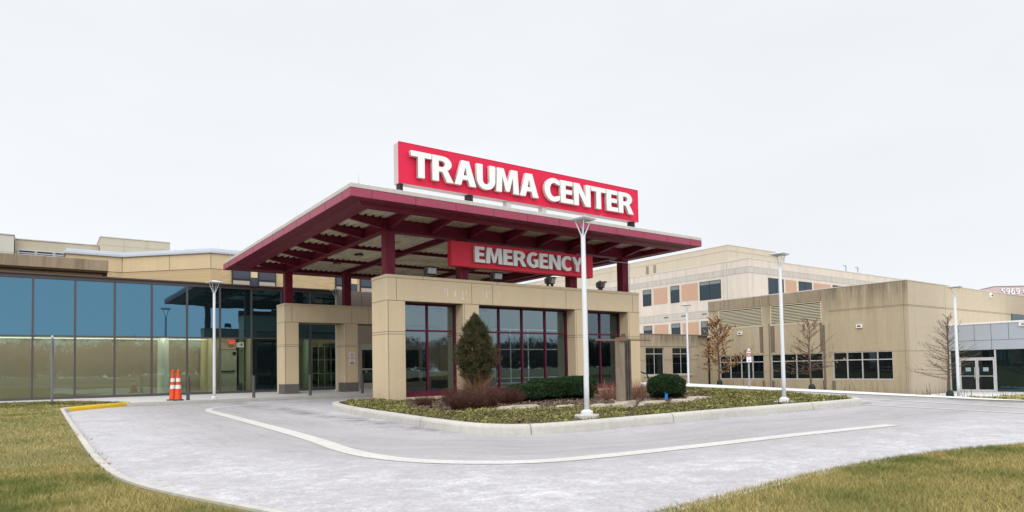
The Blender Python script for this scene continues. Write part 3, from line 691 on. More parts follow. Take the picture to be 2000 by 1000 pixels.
for (x,y) in ((1.99,3.9),(1.92,6.6),(1.91,8.9),(6.28,8.6),(6.2,3.9),(6.2,6.3)):
    l=MB(); l.lathe([(.17,5.50),(.17,5.56),(.13,5.565)],x,y,20); o=l.build('ceiling_or_fill_light',darkframe,cn)
    l=MB(); l.lathe([(.12,5.494),(.12,5.499)],x,y,20); l.build('lens',lens,o)
for x,y in ((-1.55,-1.75),(-1.7,2.76),(-1.7,7.36),(-1.7,11.6),(11.3,-1.7),(7.,-1.7)):
    l=MB(); l.tube([(x,y,ZC-.01),(x,y,ZC+.27)],[.009,.004],5); l.tube([(x,y,ZC),(x,y,ZC+.02)],.03,6); l.build('lightning_rod',steelpost,cn)

# ------------------------------------------------------------------ lettering
def arc(cx,cy,rx,ry,a0,a1,n=14): return [(cx+rx*math.cos(R(a0+(a1-a0)*i/n)),cy+ry*math.sin(R(a0+(a1-a0)*i/n))) for i in range(n+1)]
def glyph(ch):
    if ch=='T': return .80,[[(0,1),(.8,1),(.8,.79),(.53,.79),(.53,0),(.27,0),(.27,.79),(0,.79)]]
    if ch=='E': return .64,[[(0,0),(0,1),(.60,1),(.60,.8),(.26,.8),(.26,.61),(.57,.61),(.57,.41),(.26,.41),(.26,.2),(.64,.2),(.64,0)]]
    if ch=='N': return .86,[[(0,0),(0,1),(.29,1),(.61,.42),(.61,1),(.86,1),(.86,0),(.59,0),(.25,.6),(.25,0)]]
    if ch=='M': return 1.06,[[(0,0),(.06,1),(.36,1),(.53,.45),(.70,1),(1.0,1),(1.06,0),(.80,0),(.77,.66),(.62,.06),(.44,.06),(.29,.66),(.26,0)]]
    if ch=='A': return .92,[[(0,0),(.30,1),(.62,1),(.92,0),(.64,0),(.575,.23),(.345,.23),(.28,0)],[(.39,.41),(.53,.41),(.46,.74)]]
    if ch=='U': return .82,[[(0,1),(.26,1),(.26,.42)]+arc(.41,.36,.15,.16,180,360,8)+[(.56,1),(.82,1),(.82,.40)]+arc(.41,.38,.41,.40,0,-180,16)]
    if ch=='R': return .86,[[(0,0),(0,1),(.38,1)]+arc(.42,.71,.36,.29,88,-58,14)+[(.86,0),(.58,0),(.40,.38),(.26,.38),(.26,0)],[(.26,.57),(.36,.57)]+arc(.38,.69,.13,.12,-85,85,8)+[(.26,.81)]]
    if ch=='C': return .74,[arc(.46,.5,.46,.52,52,308,26)+[(.74,.27)]+arc(.47,.5,.205,.31,300,60,18)+[(.74,.73)]][:1]
    if ch=='G': return .82,[arc(.46,.5,.46,.52,50,278,24)+[(.80,.07),(.80,.56),(.46,.56),(.46,.38),(.55,.38),(.55,.21)]+arc(.47,.5,.205,.31,288,62,18)]
    if ch=='Y': return .86,[[(0,1),(.29,1),(.43,.65),(.57,1),(.86,1),(.56,.40),(.56,0),(.30,0),(.30,.40)]]
    if ch=='5': return .58,[[(.08,1),(.54,1),(.54,.84),(.25,.84),(.245,.64)]+arc(.24,.33,.33,.33,80,-110,16)+[(.03,.16)]+arc(.22,.33,.16,.17,-110,90,12)+[(.06,.50)]]
    if ch in '69':
        o_=arc(.29,.33,.28,.34,0,180,14)+arc(.60,.40,.59,.60,172,112,8)+[(.46,.86)]+arc(.60,.42,.42,.42,118,158,6)[:0]+[(.30,.72),(.26,.63)]
        out_=arc(.29,.33,.29,.34,-180,120,26)+[(.20,.70),(.30,.83),(.46,.86),(.46,1),(.33,1),(.16,.93),(.04,.75),(0,.5)]
        h=arc(.30,.33,.12,.18,0,360,14)[:-1]; L_=[out_,h]
        if ch=='9': L_=[[(.58-x,1-y) for x,y in q] for q in L_]
        return .60,L_
    raise KeyError(ch)
def letter(ch,x,z,W,H,y,depth,parent,mats,rot=None,name='letter'):
    """raised letter facing -Y at (x,z), front face at y"""
    adv,loops=glyph(ch); cu=bpy.data.curves.new('letter','CURVE'); cu.dimensions='2D'; cu.fill_mode='BOTH'; cu.extrude=depth/2
    for lp in loops:
        sp=cu.splines.new('POLY'); sp.points.add(len(lp)-1); sp.use_cyclic_u=True
        for q,(a,b) in zip(sp.points,lp): q.co=(a/adv*W,b*H,0,1)
    tmp=bpy.data.objects.new('tmp',cu); COL.objects.link(tmp); dg=bpy.context.evaluated_depsgraph_get(); dg.update()
    me=bpy.data.meshes.new_from_object(tmp.evaluated_get(dg)); bpy.data.objects.remove(tmp); bpy.data.curves.remove(cu)
    me.name=name; me.materials.clear()
    for mm_ in mats: me.materials.append(mm_)
    base=wl(parent); 
    for v in me.vertices: a,b,c_=v.co; v.co=(a+x-base.x,(y+depth/2)-c_-base.y,b+z-base.z)
    for p in me.polygons: p.material_index=0 if abs(p.normal.z)>.9 or abs(p.normal.y)>.5 else 1
    me.update()
    for p in me.polygons: p.material_index=0 if abs(p.normal.y)>.9 else 1
    o=bpy.data.objects.new(name,me); COL.objects.link(o); o.parent=parent; return o
def word(txt,x0,x1,z0,z1,y,depth,parent,mats,gap=.07):
    tot=sum(glyph(c)[0] for c in txt); k=(x1-x0)/(tot+gap*(len(txt)-1)); x=x0
    for c in txt:
        W=glyph(c)[0]*k; letter(c,x,z0,W,z1-z0,y,depth,parent,mats); x+=W+gap*k
ts=thing('rooftop_sign','long red rooftop sign reading TRAUMA CENTER in raised white letters','sign',(5.9,.65,5.7))
b=MB(); b.box(.69,11.13,.5,.52,6.72,7.99); b.build('sign_face',signred,ts)
b=MB(); b.box(.692,11.128,.522,.86,6.722,7.988); b.build('sign_cabinet',signside,ts,bevel=.006)
b=MB(); b.box(.68,.72,.492,.53,6.712,7.998); b.box(11.10,11.14,.492,.53,6.712,7.998); b.box(.72,11.10,.492,.52,7.992,8.0); b.build('edge_trim',signred,ts)
word('TRAUMA',1.02,5.98,6.93,7.74,.34,.12,ts,[letterf,letters_],.03)
word('CENTER',6.25,10.72,6.93,7.74,.34,.12,ts,[letterf,letters_],.035)
for x in (.76,3.3,4.85,6.40,10.9):
    p=MB(); p.box(x-.06,x+.06,.60,.74,5.705,6.5); o=p.build('post',steelpost,ts,bevel=.006)
    p=MB(); p.box(x-.09 if x>.8 else x-.02,x+.09,.56,.80,6.50,6.719); p.build('bracket',black if x in(.76,3.3,10.9) else steelpost,o)
es=thing('emergency_sign','red sign reading EMERGENCY in raised white letters under the canopy','sign',(5.2,.2,4.24))
b=MB(); b.box(2.24,8.2,.05,.07,4.24,5.02); b.build('sign_face',signred2,es)
b=MB(); b.box(2.235,8.205,.072,.30,4.235,5.025); b.build('sign_cabinet',signred2,es,bevel=.006)
word('EMERGENCY',3.03,7.62,4.39,4.90,-.07,.10,es,[letterf,letters_],.045)
b=MB()
for x in (2.9,7.55): b.box(x-.2,x+.2,.302,.358,4.4,4.46); b.box(x-.2,x+.2,.302,.358,4.8,4.86)
b.build('mounting_bracket',black,es)

# ------------------------------------------------------------------ floodlights on the parapets
def flood(x,y,z,rotz,label,first=None):
    if first is None:
        t=thing('floodlight',label,'floodlight',(0,0,0),'floodlights on the portal tops')
        m=MB(); m.box(-.18,-.165,-.05,.05,0,.26); m.box(.165,.18,-.05,.05,0,.26); m.box(-.18,.18,-.05,.05,-.012,0); m.build('yoke',darkframe,t)
        m=MB(); m.ext([(-.12,.10),(-.16,.30),(.0,.34),(.15,.26),(.13,.10)],'x',-.155,.155); h=m.build('housing',greyplinth,t,bevel=.008)
        for i in range(6):
            pass
        m=MB()
        for i in range(5): m.box(-.157,.157,-.02+i*.03,-.012+i*.03,.30-.01*i,.36-.015*i)
        m.build('cooling_fins',darkframe,h)
        m=MB(); m.add([(-.14,-.128,.115),(.14,-.128,.115),(.14,-.166,.285),(-.14,-.166,.285)],[(0,1,2,3)]); m.build('lens',lens,h)
        m=MB(); m.box(-.17,.17,-.24,-.15,.302,.312); m.build('visor',darkframe,h)
        t.location=(x,y,z); t.rotation_euler=(0,0,rotz); return t
    return dup(first,(x,y,z),label,rotz)
fl=flood(1.58,.25,3.83,0,'floodlight on the front parapet beside the leftmost maroon column')
flood(4.05,.25,3.83,0,'floodlight on the front parapet under the letters MERG of EMERGENCY',fl)
flood(6.33,.25,3.83,R(25),'tilted floodlight on the front parapet under the letter Y end of the EMERGENCY sign',fl)
flood(8.75,.25,3.83,R(35),'floodlight on the front parapet right of the EMERGENCY sign',fl)
flood(1.62,10.45,3.865,R(180),'floodlight on top of the rear portal beam before the glass lobby',fl)

# ------------------------------------------------------------------ glass lobby
lb=thing('glass_lobby','two storey glass lobby building with blue upper panes and green lower panes','building',(-3,15,0))
GY=13.7; XL=-14.0; XR=3.70
mull=[-13.9,-12.5,-11.15,-9.78,-8.41,-7.05,-5.70,-4.36,-3.01,-1.68,-.34,1.0,2.35,3.66]
f=MB()
f.box(XL,XR,GY-.07,GY+.07,4.80,4.94); f.box(XL,XR,GY-.07,GY+.07,.10,.20)
f.build('frame_rail',mullion,lb,bevel=.006)
f=MB(); f.box(XL-.1,XR+.05,GY-.16,GY+3,4.942,5.0); f.build('roof_edge',mat('lobby_roof_edge',(.09,.062,.058),.5),lb,bevel=.006)
for x in mull:
    f=MB(); f.box(x-.035,x+.035,GY-.08,GY+.07,.20,4.80); f.build('mullion',mullion,lb,bevel=.005)
for a,b in zip(mull,mull[1:]):
    f=MB(); f.box(a+.035,b-.035,GY-.06,GY+.06,2.545,2.60); f.build('transom',mullion,lb)
    p=MB(); p.box(a+.02,b-.02,GY-.006,GY+.006,2.58,4.82); p.build('upper_pane',gl_up,lb)
    p=MB(); p.box(a+.02,b-.02,GY-.006,GY+.006,.18,2.56); p.build('lower_pane',(gl_dk if -.5<a<.5 else gl_dn) ,lb)
# interior
IX=-14
w=MB(); w.box(IX,-1.78,16.2,16.3,.1,2.9); w.build('interior_wall',oliv,lb)
w=MB(); w.box(IX,10,GY+.1,16.2,.06,.12); w.build('floor',lobbyfloor,lb)
w=MB(); w.box(IX,3.6,GY+.08,16.9,2.88,2.98); w.build('ceiling',lobbyceil,lb)
for i in range(8):
    w=MB(); w.box(-13.4+i*1.5,-12.2+i*1.5,13.85,14.1,2.86,2.878); w.box(-13.4+i*1.5,-12.2+i*1.5,15.1,15.35,2.86,2.878); w.build('ceiling_or_fill_light',lobbyfill,lb)  # unseen fill panels added overhead to light the lobby wall and column
for x in (-1.5,2.2):
    w=MB(); w.box(x,x+1.2,14.1,14.4,2.86,2.878); w.build('ceiling_or_fill_light',lobbyfill,lb)  # extra fill panels added to brighten the door end and green column
w=MB(); w.box(IX,-1.5,15.95,16.1,2.585,2.615); w.build('light_strip',striplight,lb)
w=MB(); w.box(-1.78,-1.68,14.9,16.3,.12,2.86); w.box(-1.68,-.62,15.42,15.5,2.12,2.86); w.box(-1.68,-1.40,15.42,15.5,.12,2.12); w.box(-.16,-.04,14.6,15.5,.12,2.86); w.build('door_wall',mat('lobby_end_wall',(.56,.53,.40),.8),lb)
w=MB(); w.box(-1.40,-.60,15.36,15.41,.13,2.09); dr=w.build('interior_door',mat('interior_door_paint',(.50,.52,.44),.6),lb)
w=MB(); w.box(-1.36,-.68,15.30,15.34,1.06,1.12); w.box(-.78,-.64,15.31,15.35,1.86,2.0); w.build('push_bar',darkframe,dr)
w=MB(); w.box(-.60,-.16,15.6,15.62,.12,2.62); w.build('dark_doorway',black,lb)
w=MB(); w.box(-.98,-.72,15.2,15.24,2.36,2.56); w.build('exit_sign',exitred,lb)
w=MB(); w.box(-.62,-.28,15.3,15.34,2.22,2.46); o=w.build('notice_board',lobbypale,lb)
w=MB(); w.box(-.44,-.34,15.285,15.298,2.30,2.40); w.build('notice_text',darkframe,o)
for x,r_ in ((-3.82,.22),(2.75,.17)):
    w=MB(); w.lathe([(r_,.12),(r_,2.87)],x,15.5 if x>0 else 14.5,24); w.build('column',lobbypale if x<0 else mat('green_column',(.34,.50,.36),.7),lb,smooth=False)
w=MB(); w.box(-2.05,-1.8,15.9,16.1,.12,2.58); w.build('wall_pier',mat('lobby_pier',(.50,.45,.27),.8),lb)
# dark gridded inner vestibule
v=MB(); v.box(3.10,6,15.7,15.74,.15,2.3); v.build('inner_vestibule_glass',mat('vestibule_dark_glass',(.008,.01,.01),.08,spec=.6),lb)
v=MB()
for x in (3.12,3.45,3.78,4.12,4.45): v.box(x-.015,x+.015,15.66,15.70,.15,2.3)
for z in (.2,.9,1.6,2.28): v.box(3.10,6,15.655,15.695,z-.015,z+.015)
v.build('vestibule_mullions',alum,lb)
v=MB(); v.box(2.5,6,15.74,15.8,2.3,2.87); v.box(.0,6,16.8,16.9,.12,2.87); v.build('vestibule_header',oliv,lb)
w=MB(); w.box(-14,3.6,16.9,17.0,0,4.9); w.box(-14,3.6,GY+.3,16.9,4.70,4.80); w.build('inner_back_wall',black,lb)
# taupe entrance wall with the sliding doors
ew=thing('entrance_wall','taupe and beige panel wall with white framed ambulance doors behind the portals','building',(7,13.9,.1))
p=MB(); p.box(3.72,5.0,13.70,13.9,3.32,5.0); p.box(5.02,6.6,13.70,13.9,3.32,5.0); p.box(6.62,12,13.70,13.9,3.32,5.0); p.build('upper_panels',taupe,ew)
p=MB(); p.box(3.72,12,13.68,13.9,2.36,3.30); p.build('door_header',beigepanel,ew)
p=MB(); p.box(3.72,12,13.72,13.9,3.30,3.32); p.build('joint',darkgap,ew)
def slide(x0,x1):
    f=MB(); s_=.09; y0,y1=13.66,13.74
    f.box(x0,x0+s_,y0,y1,.1,2.35); f.box(x1-s_,x1,y0,y1,.1,2.35); f.box(x0+s_,x1-s_,y0,y1,2.06,2.35); f.box(x0+s_,x1-s_,y0,y1,.1,.38); f.box(x0+s_,x1-s_,y0,y1,1.03,1.12)
    o=f.build('door',doorframe,ew,bevel=.004); p=MB(); p.box(x0+.05,x1-.05,13.69,13.70,.3,2.2); p.build('pane',gl_dk,o)
for i in range(6): slide(3.75+1.14*i,3.75+1.14*i+1.12)
p=MB(); p.box(12.02,24,13.70,13.9,3.32,5.0); p.build('upper_panels',taupe,ew)
f=MB()
for x in (12.05,13.1,14.2,15.5,16.7,18.0,19.2,20.3,21.6,22.8,23.95): f.box(x-.03,x+.03,13.66,13.74,.1,3.30)
for z in (.14,.42,2.1,3.27): f.box(12.02,23.98,13.665,13.735,z-.03,z+.03)
f.build('screen_frame',mat('white_screen_frame',(.78,.80,.80),.4),ew)
f=MB(); f.box(12.03,23.97,13.695,13.705,.1,3.3); f.build('screen_glass',mat('dark_screen_glass',(.012,.016,.02),.1,spec=.5),ew)
p=MB(); p.box(3.7,12,16,16.1,.1,2.4); p.box(3.7,12,13.9,16,2.4,2.45);p.build('inner_wall',mat('entrance_inner_wall',(.16,.10,.09),.8),ew)
# ------------------------------------------------------------------ buff brick building behind the lobby
bb=thing('brick_building','buff brick building with white metal coping rising behind the glass lobby','building',(3,19,0))
Pth=[(16,17.0),(-1.41,17.0),(-4.86,20.45),(-7.2,20.45),(-7.2,32),(16,32)]
m=MB(); m.prism(Pth,4.0,6.15); m.build('brick_wall',brickm,bb)
m=MB(); m.prism(offset(Pth[::-1],-.03,True) if False else Pth,6.152,6.90); m.build('precast_band',bandm,bb)
j=MB()
for x in (.9,3.2,5.5,7.8): j.box(x-.008,x+.008,16.996,17.01,6.152,6.9)
def dpt(t_): return (-1.41-t_*3.45,17+t_*3.45)
for t_ in (.0,.46,1.0):
    a,b=dpt(t_); j.tube([(a-.003,b-.003,6.152),(a-.003,b-.003,6.9)],.012,4)
j.box(-1.41,16,16.992,17.01,6.13,6.16); j.build('band_joint',joint,bb)
j=MB(); a,b=dpt(0),dpt(1); j.tube([(a[0]-.0,a[1]-.0,6.15),(b[0]-.0,b[1]-.0,6.15)],.016,4); j.tube([(-4.86,20.45,6.15),(-7.2,20.45,6.15)],.016,4); j.build('shelf_joint',joint,bb)
m=MB(); big=[(16,16.9),(-1.45,16.9),(-4.9,20.35),(-7.3,20.35),(-7.3,32),(16,32)]
m.prism(big,6.902,7.04); small=[(16,17.1),(-1.37,17.1),(-4.78,20.55),(-7.2,20.55),(-7.2,31.8),(16,31.8)]; m.prism(small,7.042,7.18); m.build('metal_coping',whitecap,bb,bevel=.02)
def bwin(x0):
    f=MB(); f.box(x0,x0+.9,16.93,16.995,4.6,6.14); o=f.build('window',darkframe,bb)
    f=MB(); f.box(x0+.06,x0+.84,16.905,16.928,5.72,6.10); f.build('upper_pane',navy,o)
    f=MB(); f.box(x0+.06,x0+.84,16.905,16.928,4.7,5.62); f.build('blind',blind,o)
for x0 in (-.46,.80,4.89-.03,6.28,9.9):
    bwin(x0)
for x0 in (.44,5.78):
    f=MB(); f.box(x0+.0,x0+.35,16.97,16.995,5.83,6.14); f.build('infill_panel',mat('pale_infill',(.72,.58,.36),.8),bb)
    f=MB(); f.box(x0+.0,x0+.35,16.96,16.995,4.6,5.81); f.build('dark_infill_panel',navy,bb)
for x,y in ((-1.0,17.4),(-4.3,20.6),(-6.3,20.8)):
    l=MB(); l.tube([(x,y,7.17),(x,y,7.5)],[.009,.005],5); l.build('lightning_rod',steelpost,bb)
# weathered beam
wb=thing('weathered_wing','low wing with rain stained brown concrete parapet left of the brick building','building',(-12,18,0))
m=MB(); m.box(-22,-5.77,16.0,16.6,5.56,6.05); m.build('parapet_beam',rustc,wb,bevel=.02)
m=MB(); m.box(-22,-5.9,16.7,30,4.0,5.54); m.build('wall',bandm,wb)
m=MB(); m.box(-22,-5.78,16.06,30,5.50,5.555); m.build('soffit_edge',mat('dark_soffit',(.10,.07,.03),.9),wb)
m=MB(); m.tube([(-5.86,16.3,5.54),(-6.1,16.6,5.1)],.03,6); m.tube([(-5.82,16.2,5.54),(-5.82,16.2,5.0)],.03,6); m.build('downpipe',darkframe,wb)
m=MB()
for x in (-8.1,-10.6): m.box(x-.006,x+.006,16.69,16.7,4.9,5.5)
m.build('wall_joint',joint,wb)
# penthouses
ph=thing('rooftop_penthouse','pale concrete rooftop plant rooms with white louvres behind the weathered parapet','building',(-6,26,6))
m=MB(); m.box(-16,-9.3,23.9,30,6,8.17); m.build('pale_block',penthw,ph,bevel=.02)
m=MB(); m.box(-9.28,-5.62,24.3,30,6,8.05); m.build('wall',penth,ph,bevel=.02)
m=MB(); m.box(-5.6,-2.26,23.6,30,6,8.42); m.build('block',penth,ph,bevel=.02)
m=MB(); m.box(-5.63,-2.23,23.57,30,8.422,8.47); m.box(-9.27,-5.64,24.26,30,8.052,8.10); m.box(-16,-9.27,23.86,30,8.172,8.22); m.build('coping',capm,ph)
m=MB(); m.box(-16,-9.3,23.893,23.899,7.3,7.31); 
for z in (7.0,7.5,8.0): m.box(-5.59,-2.27,23.593,23.6,z-.006,z+.006)
for x in (-3.4,-4.5): m.box(x-.006,x+.006,23.592,23.6,6,8.42)
m.build('panel_joint',mat('soft_joint',(.36,.32,.24),.9),ph)
for i in range(4):
    x0=-9.15+i*.77; f=MB()
    f.box(x0,x0+.04,24.2,24.29,6.9,7.52); f.box(x0+.70,x0+.74,24.2,24.29,6.9,7.52); f.box(x0+.04,x0+.70,24.2,24.29,7.48,7.52)
    for q in range(5): f.box(x0+.04,x0+.70,24.21,24.28,7.38-.09*q-.03,7.38-.09*q+.015)
    o=f.build('louvre',whitecap,ph); b=MB(); b.box(x0+.04,x0+.7,24.285,24.295,6.9,7.48); b.build('louvre_backing',darkframe,o)

# ------------------------------------------------------------------ concrete annex on the right
def glazX(parent,X,y0,y1,z0,z1,vs,hs,fm,gm,name='window',w=.07,fd=.05,backing=None,recess=0.06):
    """window in a wall facing -X at plane X"""
    f=MB(); xf=X-fd; xb=X-.002
    f.box(xf,xb,y0,y0+w,z0,z1); f.box(xf,xb,y1-w,y1,z0,z1); f.box(xf,xb,y0+w,y1-w,z0,z0+w); f.box(xf,xb,y0+w,y1-w,z1-w,z1)
    for v in vs: f.box(xf+.003,xb,v-w/2,v+w/2,z0+w,z1-w)
    ys=[y0]+list(vs)+[y1]
    for h in hs:
        for a,b in zip(ys,ys[1:]): f.box(xf+.006,xb,a+w/2,b-w/2,h-w/2,h+w/2)
    o=f.build(name,fm,parent)
    p=MB(); p.box(X-.02,X-.012,y0+.02,y1-.02,z0+.02,z1-.02); p.build('pane',gm,o)
    return o
AX=40.96; GZ=-1.6
an=thing('concrete_annex','long beige concrete building with two louvres above three white framed windows','building',(55,12,-1.38))
w=MB()
# wall with real window and louvre openings
def wall_open_X(mb,X,th,y0,y1,z0,z1,holes,m=0):
    ys=sorted({y0,y1,*[h[0] for h in holes],*[h[1] for h in holes]}); zs=sorted({z0,z1,*[h[2] for h in holes],*[h[3] for h in holes]})
    for a,b in zip(ys,ys[1:]):
        run=None
        for c,d in zip(zs,zs[1:]):
            inside=any(h[0]<=a and b<=h[1] and h[2]<=c and d<=h[3] for h in holes)
            if inside:
                if run: mb.box(X,X+th,a,b,run[0],run[1],m); run=None
            else: run=(run[0],d) if run else (c,d)
        if run: mb.box(X,X+th,a,b,run[0],run[1],m)
holes=[(4.42,8.80,-.30,1.77),(9.55,14.0,-.30,1.77),(14.66,19.08,-.30,1.77),(9.55,13.95,4.12,5.77),(14.66,19.08,4.12,5.77)]
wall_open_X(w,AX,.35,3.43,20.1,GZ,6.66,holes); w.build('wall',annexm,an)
w=MB(); w.box(AX+.35,100,3.43,3.8,GZ,6.66); w.build('side_wall',annexl,an)
w=MB(); w.box(AX+.36,100,3.81,19.8,6.2,6.3); w.build('roof',capm,an)
w=MB(); w.box(AX-.03,AX+.4,3.40,20.13,6.662,6.74); w.box(AX+.402,100,3.40,3.85,6.662,6.74); w.build('coping',capm,an,bevel=.01)
w=MB(); w.box(AX+.5,AX+.55,3.9,20,GZ,6); w.build('inner_lining',black,an)
glX=[((4.42,8.80),(5.50,6.60,7.70)),((9.55,14.0),(10.66,11.77,12.88)),((14.66,19.08),(15.76,16.87,17.97))]
for (a,b),vs in glX: glazX(an,AX+.14,a,b,-.30,1.77,vs,(1.16,),alum,gl_win,fd=.10)
for a,b in ((9.55,13.95),(14.66,19.08)):
    f=MB(); X=AX+.02
    f.box(X-.04,X+.1,a,a+.06,4.12,5.77); f.box(X-.04,X+.1,b-.06,b,4.12,5.77); f.box(X-.04,X+.1,a+.06,b-.06,4.12,4.19); f.box(X-.04,X+.1,a+.06,b-.06,5.71,5.77)
    n=12
    for q in range(n):
        z=4.22+q*(1.47/n); f.add([(X-.035,a+.06,z-.01),(X+.09,a+.06,z+.055),(X+.09,a+.06,z+.07),(X-.035,a+.06,z+.045),(X-.035,b-.06,z-.01),(X+.09,b-.06,z+.055),(X+.09,b-.06,z+.07),(X-.035,b-.06,z+.045)],[(0,1,2,3),(7,6,5,4),(0,4,5,1),(1,5,6,2),(2,6,7,3),(3,7,4,0)])
    o=f.build('louvre',louverm,an); f=MB(); f.box(X+.12,X+.14,a,b,4.12,5.77); f.build('louvre_backing',black,o)
# recessed-look stained piers and parapet step
w=MB(); w.box(AX-.055,AX-.002,9.52,20.1,5.80,6.655); w.build('louvre_parapet',annexdark,an,bevel=.01)
w=MB(); w.box(AX-.07,AX-.003,13.98,14.62,GZ,5.79); w.build('pier',annexm,an,bevel=.01)
w=MB(); w.box(AX-.06,AX-.003,9.02,9.5,GZ,4.05); w.build('pier',annexm,an,bevel=.01)
w=MB()
for (a,b,z0,z1) in ((14.63,15.0,1.9,4.1),(13.60,13.97,1.9,4.08),(14.64,14.86,GZ,-.42),(13.75,13.97,GZ,-.42),(9.51,9.74,1.85,4.08),(9.50,9.62,GZ,-.4),(8.62,8.9,GZ,-.4),(10.95,11.15,3.5,4.08)):
    w.box(AX-.006,AX-.0015,a,b,z0,z1)
for (a,b,z0,z1) in ((9.3,9.49,GZ,3.9),(14.0,14.1,GZ,4.3)): w.box(AX-.075,AX-.071,a,b,z0,z1)
w.build('rain_stain',stainm,an)
w=MB()
for z in (4.90,4.98): w.box(AX-.004,AX+.002,3.43,9.0,z-.014,z+.014); w.box(AX,100,3.425,3.432,z-.014,z+.014)
w.box(AX-.004,AX+.002,3.43,4.35,1.70,1.73); w.box(AX,47.5,3.425,3.432,1.70,1.73); w.box(AX-.004,AX+.002,8.87,9.0,1.70,1.73); w.box(AX-.074,AX-.068,13.98,14.62,1.66,1.69)
w.box(AX-.004,AX+.002,19.1,20.1,4.86,4.89)
for y in (3.60,): w.box(AX-.004,AX+.002,y-.01,y+.01,GZ,6.6)
w.box(47.45,47.47,3.425,3.432,3.7,6.6); w.build('panel_joint',joint,an)
for y,z in ((16.86,3.66),(6.68,3.64)):
    w=MB(); w.box(AX-.12,AX-.002,y-.22,y+.22,z-.13,z+.13); o=w.build('wall_light',letterf,an,bevel=.01); w=MB(); w.box(AX-.125,AX-.121,y-.13,y+.13,z-.05,z+.05); w.build('light_lens',black,o)
w=MB(); w.box(56.2,56.5,3.3,3.43,6.2,6.6); o=w.build('security_camera_box',letterf,an,bevel=.02); w=MB(); w.lathe([(.07,6.3),(.07,6.4)],56.35,3.28,10); w.build('camera_dome',black,o)
w=MB(); w.box(61,66,3.38,3.425,3.9,5.0); w.build('high_window',gl_win,an)
# projecting entrance pavilion clad in grey metal
pa=thing('entrance_pavilion','grey metal clad entrance pavilion with glass double doors at the far right','building',(52,-1,-1.38))
EX=47.53
w=MB(); w.box(EX,60,-7,3.42,1.72,3.60); w.build('metal_cladding',metalpan,pa,bevel=.01)
w=MB(); w.box(EX-.05,60,-7,3.425,3.602,3.72); w.build('white_coping',letterf,pa,bevel=.01)
w=MB()
w.box(EX-.004,EX+.002,-7,3.42,2.40,2.425)
for y in (2.70,1.65,.60,-.45,-1.5,-2.55): w.box(EX-.004,EX+.002,y-.012,y+.012,2.425,3.6)
for y in (2.70,.60,-1.5): w.box(EX-.004,EX+.002,y-.012,y+.012,1.72,2.40)
w.box(EX-.006,EX+.01,-7,3.42,1.70,1.72); w.build('panel_joint',metaljoint,pa)
w=MB(); w.box(EX-.13,EX-.003,-1.65,-1.1,3.32,3.56); o=w.build('wall_light',letterf,pa,bevel=.01); w=MB(); w.box(EX-.136,EX-.131,-1.5,-1.25,3.40,3.48); w.build('light_lens',black,o)
X=EX+.06
f=MB()
for y in (3.30,2.74,.42,-6.9): f.box(X-.06,X+.04,y-.05,y+.05,-1.30,1.69)
f.box(X-.06,X+.04,-6.85,3.25,-1.38,-1.302); f.box(X-.05,X+.03,.47,2.69,1.08,1.17); sf=f.build('storefront_frame',alum,pa)
for a,b in ((2.79,3.25),(-6.85,.37)):
    p=MB(); p.box(X-.012,X-.004,a,b,-1.30,1.69); p.build('fixed_pane',gl_dk,pa)
p=MB(); p.box(X-.012,X-.004,.47,2.69,1.17,1.69); p.build('transom_pane',gl_win,pa)
for a,b in ((.48,1.565),(1.585,2.68)):
    f=MB(); s_=.085; f.box(X-.075,X-.02,a,a+s_,-1.29,1.07); f.box(X-.075,X-.02,b-s_,b,-1.29,1.07); f.box(X-.075,X-.02,a+s_,b-s_,.96,1.07); f.box(X-.075,X-.02,a+s_,b-s_,-1.29,-1.17)
    o=f.build('door',alum,pa); p=MB(); p.box(X-.05,X-.042,a+.05,b-.05,-1.2,1.0); p.build('pane',gl_win,o)
    p=MB(); c_=(a+b)/2; p.box(X-.056,X-.052,c_-.17,c_+.17,.16,.44); p.build('door_notice',mat('door_notice_paper',(.30,.40,.43),.7),o)
    p=MB(); q=b-.12 if a<1 else a+.12; p.tube([(X-.12,q,-.35),(X-.12,q,.45)],.02,6); p.build('handle',alum,o)
    p=MB(); p.box(X-.07,X-.03,a+s_,b-s_,-.21,-.16); p.build('push_bar',metalpan,o)
w=MB(); w.box(EX+2.5,EX+2.6,-7,3.4,-1.4,1.7); w.build('interior_wall',taupe,pa)
# link building in the recess
lk=thing('link_building','low stained concrete link with two tall windows between portal and annex','building',(30,22,-.6))
LY=20.07
def wall_open_Y(mb,Y,th,x0,x1,z0,z1,holes,m=0):
    xs_=sorted({x0,x1,*[h[0] for h in holes],*[h[1] for h in holes]}); zs=sorted({z0,z1,*[h[2] for h in holes],*[h[3] for h in holes]})
    for a,b in zip(xs_,xs_[1:]):
        run=None
        for c,d in zip(zs,zs[1:]):
            if any(h[0]<=a and b<=h[1] and h[2]<=c and d<=h[3] for h in holes):
                if run: mb.box(a,b,Y,Y+th,run[0],run[1],m); run=None
            else: run=(run[0],d) if run else (c,d)
        if run: mb.box(a,b,Y,Y+th,run[0],run[1],m)
lkm=mat('link_concrete',(.46,.385,.28),.92,var=(1,.4,(.40,.33,.24)),streak=(.4,(.34,.28,.21),2.5),top=(2.4,3.3,(.17,.135,.10),1.))
w=MB(); wall_open_Y(w,LY,.3,12,39.3,-.9,3.60,[(32.55,34.80,.22,2.51),(35.87,38.22,.22,2.51)]); w.build('wall',lkm,lk)
w=MB(); w.box(39.3,AX-.01,LY+.25,LY+.5,-1.5,3.60); w.build('setback_wall',lkm,lk)
w=MB(); w.box(12,AX-.01,LY-.03,LY+.6,3.602,3.67); w.build('coping',mat('link_coping',(.22,.18,.13),.9),lk)
